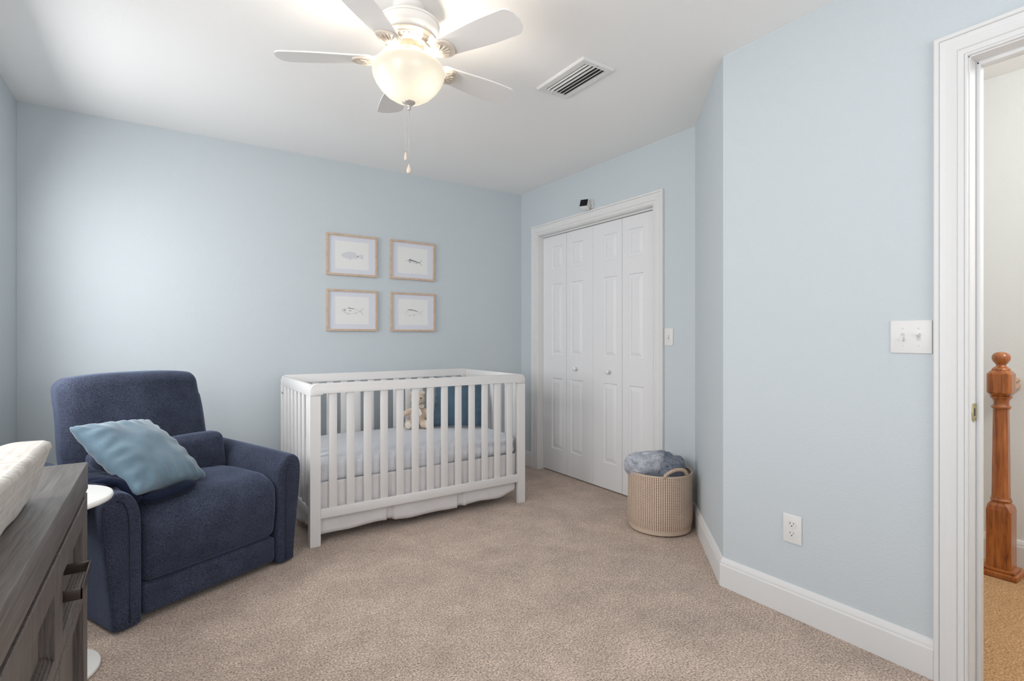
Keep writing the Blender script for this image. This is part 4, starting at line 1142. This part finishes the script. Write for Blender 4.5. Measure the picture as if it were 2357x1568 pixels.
# spider ring that carries the bowl and three bulbs inside it
for k in range(3):
    bm = bm_new(); a = 2*pi*k/3+0.5; tube(bm, [(0.045*cos(a), 0.045*sin(a), fz(2.203)), (0.124*cos(a), 0.124*sin(a), fz(2.201))], 0.003, 6)
    finish(bm, 'bowl_bracket', M_fancream, fan)
for k in range(3):
    a = radians(-58+120*k); bm = bm_new()
    ellipsoid(bm, (0.070*cos(a), 0.070*sin(a), fz(2.115)), (0.012, 0.012, 0.016), 16, 10); finish(bm, 'bulb', glow('bulb_glow', (1.0, 0.82, 0.55), 2.0), fan, smooth=True)
    point('fan_bulb_light', (FX+0.088*cos(a), FY+0.088*sin(a), 2.190), FAN_BULB_POWER, (1.0, 0.87, 0.70), 0.02)
fin = lat('finial', [(0, 2.072), (0.022, 2.072), (0.026, 2.067), (0.025, 2.062), (0.018, 2.056), (0.010, 2.050), (0.0075, 2.044), (0.0085, 2.040), (0.006, 2.034), (0, 2.032)], mat('pewter', (0.55, 0.50, 0.46), 0.35, metal=0.6), n=32)
def chain(x, y, z0, z1, pend):
    bm = bm_new(); z = z0; n_ = int((z0-z1)/0.0046)
    for i in range(n_):
        r = bmesh.ops.create_icosphere(bm, subdivisions=1, radius=0.0017)
        for v in r['verts']: v.co += Vector((x, y, fz(z0-i*0.0046)))
    tube(bm, [(x, y, fz(z0)), (x, y, fz(z1))], 0.0005, 5)
    c = finish(bm, 'pull_chain', M_chain, fan, smooth=True)
    bm = bm_new()
    if pend == 0: prof = [(0, 0.0), (0.003, -0.001), (0.0048, -0.008), (0.0058, -0.020), (0.0050, -0.029), (0, -0.033)]
    else: prof = [(0, 0.0), (0.002, -0.001), (0.0045, -0.010), (0.0092, -0.024), (0.0098, -0.031), (0.007, -0.037), (0, -0.040)]
    lathe(bm, [(r, z+fz(z1)) for r, z in prof], 20, x, y)
    p = finish(bm, 'pull_pendant', mat('pendant_cream', (0.66, 0.56, 0.46), 0.35), c, smooth=True)
chain(-0.013, 0.000, 2.055, 1.865, 0); chain(0.000, -0.001, 2.033, 1.823, 1)

# ------------------------------------------------------------------ hallway: newel post, rail, added unseen ceiling lamp
NX, NY = 3.360, 0.765
nw = thing('newel_post', 'turned orange oak newel post standing in the hallway beyond the door', 'newel post', (NX, NY, 0))
def taper(bm, secs):
    rings = []
    for (w, z, c) in secs:
        rings.append([bm.verts.new((x, y, z)) for x, y in ((w-c, -w), (w, -w+c), (w, w-c), (w-c, w), (-w+c, w), (-w, w-c), (-w, -w+c), (-w+c, -w))])
    for a, b in zip(rings[:-1], rings[1:]):
        for k in range(8): bm.faces.new((a[k], a[(k+1) % 8], b[(k+1) % 8], b[k]))
    bm.faces.new(rings[0][::-1]); bm.faces.new(rings[-1])
def smooth_profile(pts, k=4):
    out = []
    for i in range(len(pts)-1):
        p0, p1, p2, p3 = pts[max(i-1, 0)], pts[i], pts[i+1], pts[min(i+2, len(pts)-1)]
        for j in range(k):
            t = j/k; out.append(tuple(0.5*(2*p1[c]+(p2[c]-p0[c])*t+(2*p0[c]-5*p1[c]+4*p2[c]-p3[c])*t*t+(3*p1[c]-p0[c]-3*p2[c]+p3[c])*t**3) for c in (0, 1)))
    out.append(pts[-1]); return [(max(0.0, r_), z_) for r_, z_ in out]
bm = bm_new(); box(bm, -0.072, 0.072, -0.072, 0.072, 0.0, 0.026, bev=0.005); box(bm, -0.060, 0.060, -0.060, 0.060, 0.026, 0.040, bev=0.005); finish(bm, 'plinth', M_oak, nw, smooth=True, angle=40)
bm = bm_new(); taper(bm, [(0.046, 0.040, 0.003), (0.046, 0.315, 0.003), (0.043, 0.337, 0.013), (0.035, 0.350, 0.015)]); finish(bm, 'base_block', M_oak, nw)
bm = bm_new(); lathe(bm, smooth_profile([(0, 0.348), (0.032, 0.348), (0.038, 0.356), (0.040, 0.362), (0.036, 0.369), (0.033, 0.376), (0, 0.378)]), 64); taper(bm, [(0.031, 0.374, 0.0125), (0.0265, 0.800, 0.011)])
lathe(bm, smooth_profile([(0, 0.798), (0.029, 0.798), (0.036, 0.805), (0.036, 0.812), (0.030, 0.817), (0.029, 0.832), (0.033, 0.846), (0.039, 0.853), (0.039, 0.860), (0, 0.864)]), 64)
finish(bm, 'shaft', M_oak, nw, smooth=True, angle=30)
bm = bm_new(); taper(bm, [(0.034, 0.862, 0.015), (0.045, 0.878, 0.010), (0.045, 0.968, 0.010), (0.034, 0.984, 0.015)]); finish(bm, 'top_block', M_oak, nw)
bm = bm_new(); lathe(bm, smooth_profile([(0, 0.982), (0.031, 0.982), (0.0345, 0.989), (0.030, 0.996), (0.022, 1.002), (0.0185, 1.010), (0.023, 1.018), (0.031, 1.030), (0.0345, 1.044), (0.031, 1.059), (0.019, 1.070), (0, 1.074)]), 64); finish(bm, 'finial', M_oak, nw, smooth=True)
bm = bm_new()
prism(bm, [(NY+a_, b_) for a_, b_ in ((-0.030, 0.890), (-0.030, 0.905), (-0.022, 0.915), (-0.030, 0.930), (-0.018, 0.942), (0.018, 0.942), (0.030, 0.930), (0.022, 0.915), (0.030, 0.905), (0.030, 0.890))], 'x', NX+0.0455, HX-0.001)
tag(finish(bm, 'handrail', M_rail), 'pale oak handrail stub between the newel post and the hallway wall', 'handrail')
hl = thing('added_hall_light', 'unseen round white dome lamp added to light the hallway', 'added ceiling light', (2.85, -0.35, HC))
bm = bm_new(); lathe(bm, [(0, -0.001), (0.15, -0.001), (0.15, -0.02), (0.14, -0.022), (0, -0.022)], 40); finish(bm, 'mount', M_plastic, hl, smooth=True, angle=40)
bm = bm_new(); lathe(bm, [(0.138, -0.022), (0.13, -0.05), (0.09, -0.08), (0, -0.095)], 40); finish(bm, 'dome', glow('dome_glow', (1.0, 0.93, 0.82), 2.5), hl, smooth=True)
point('hall_fill_light', (2.85, -0.35, 2.30), HALL_LIGHT_POWER, (1.0, 0.985, 0.95), 0.12)  # added source lighting the hall from out of view
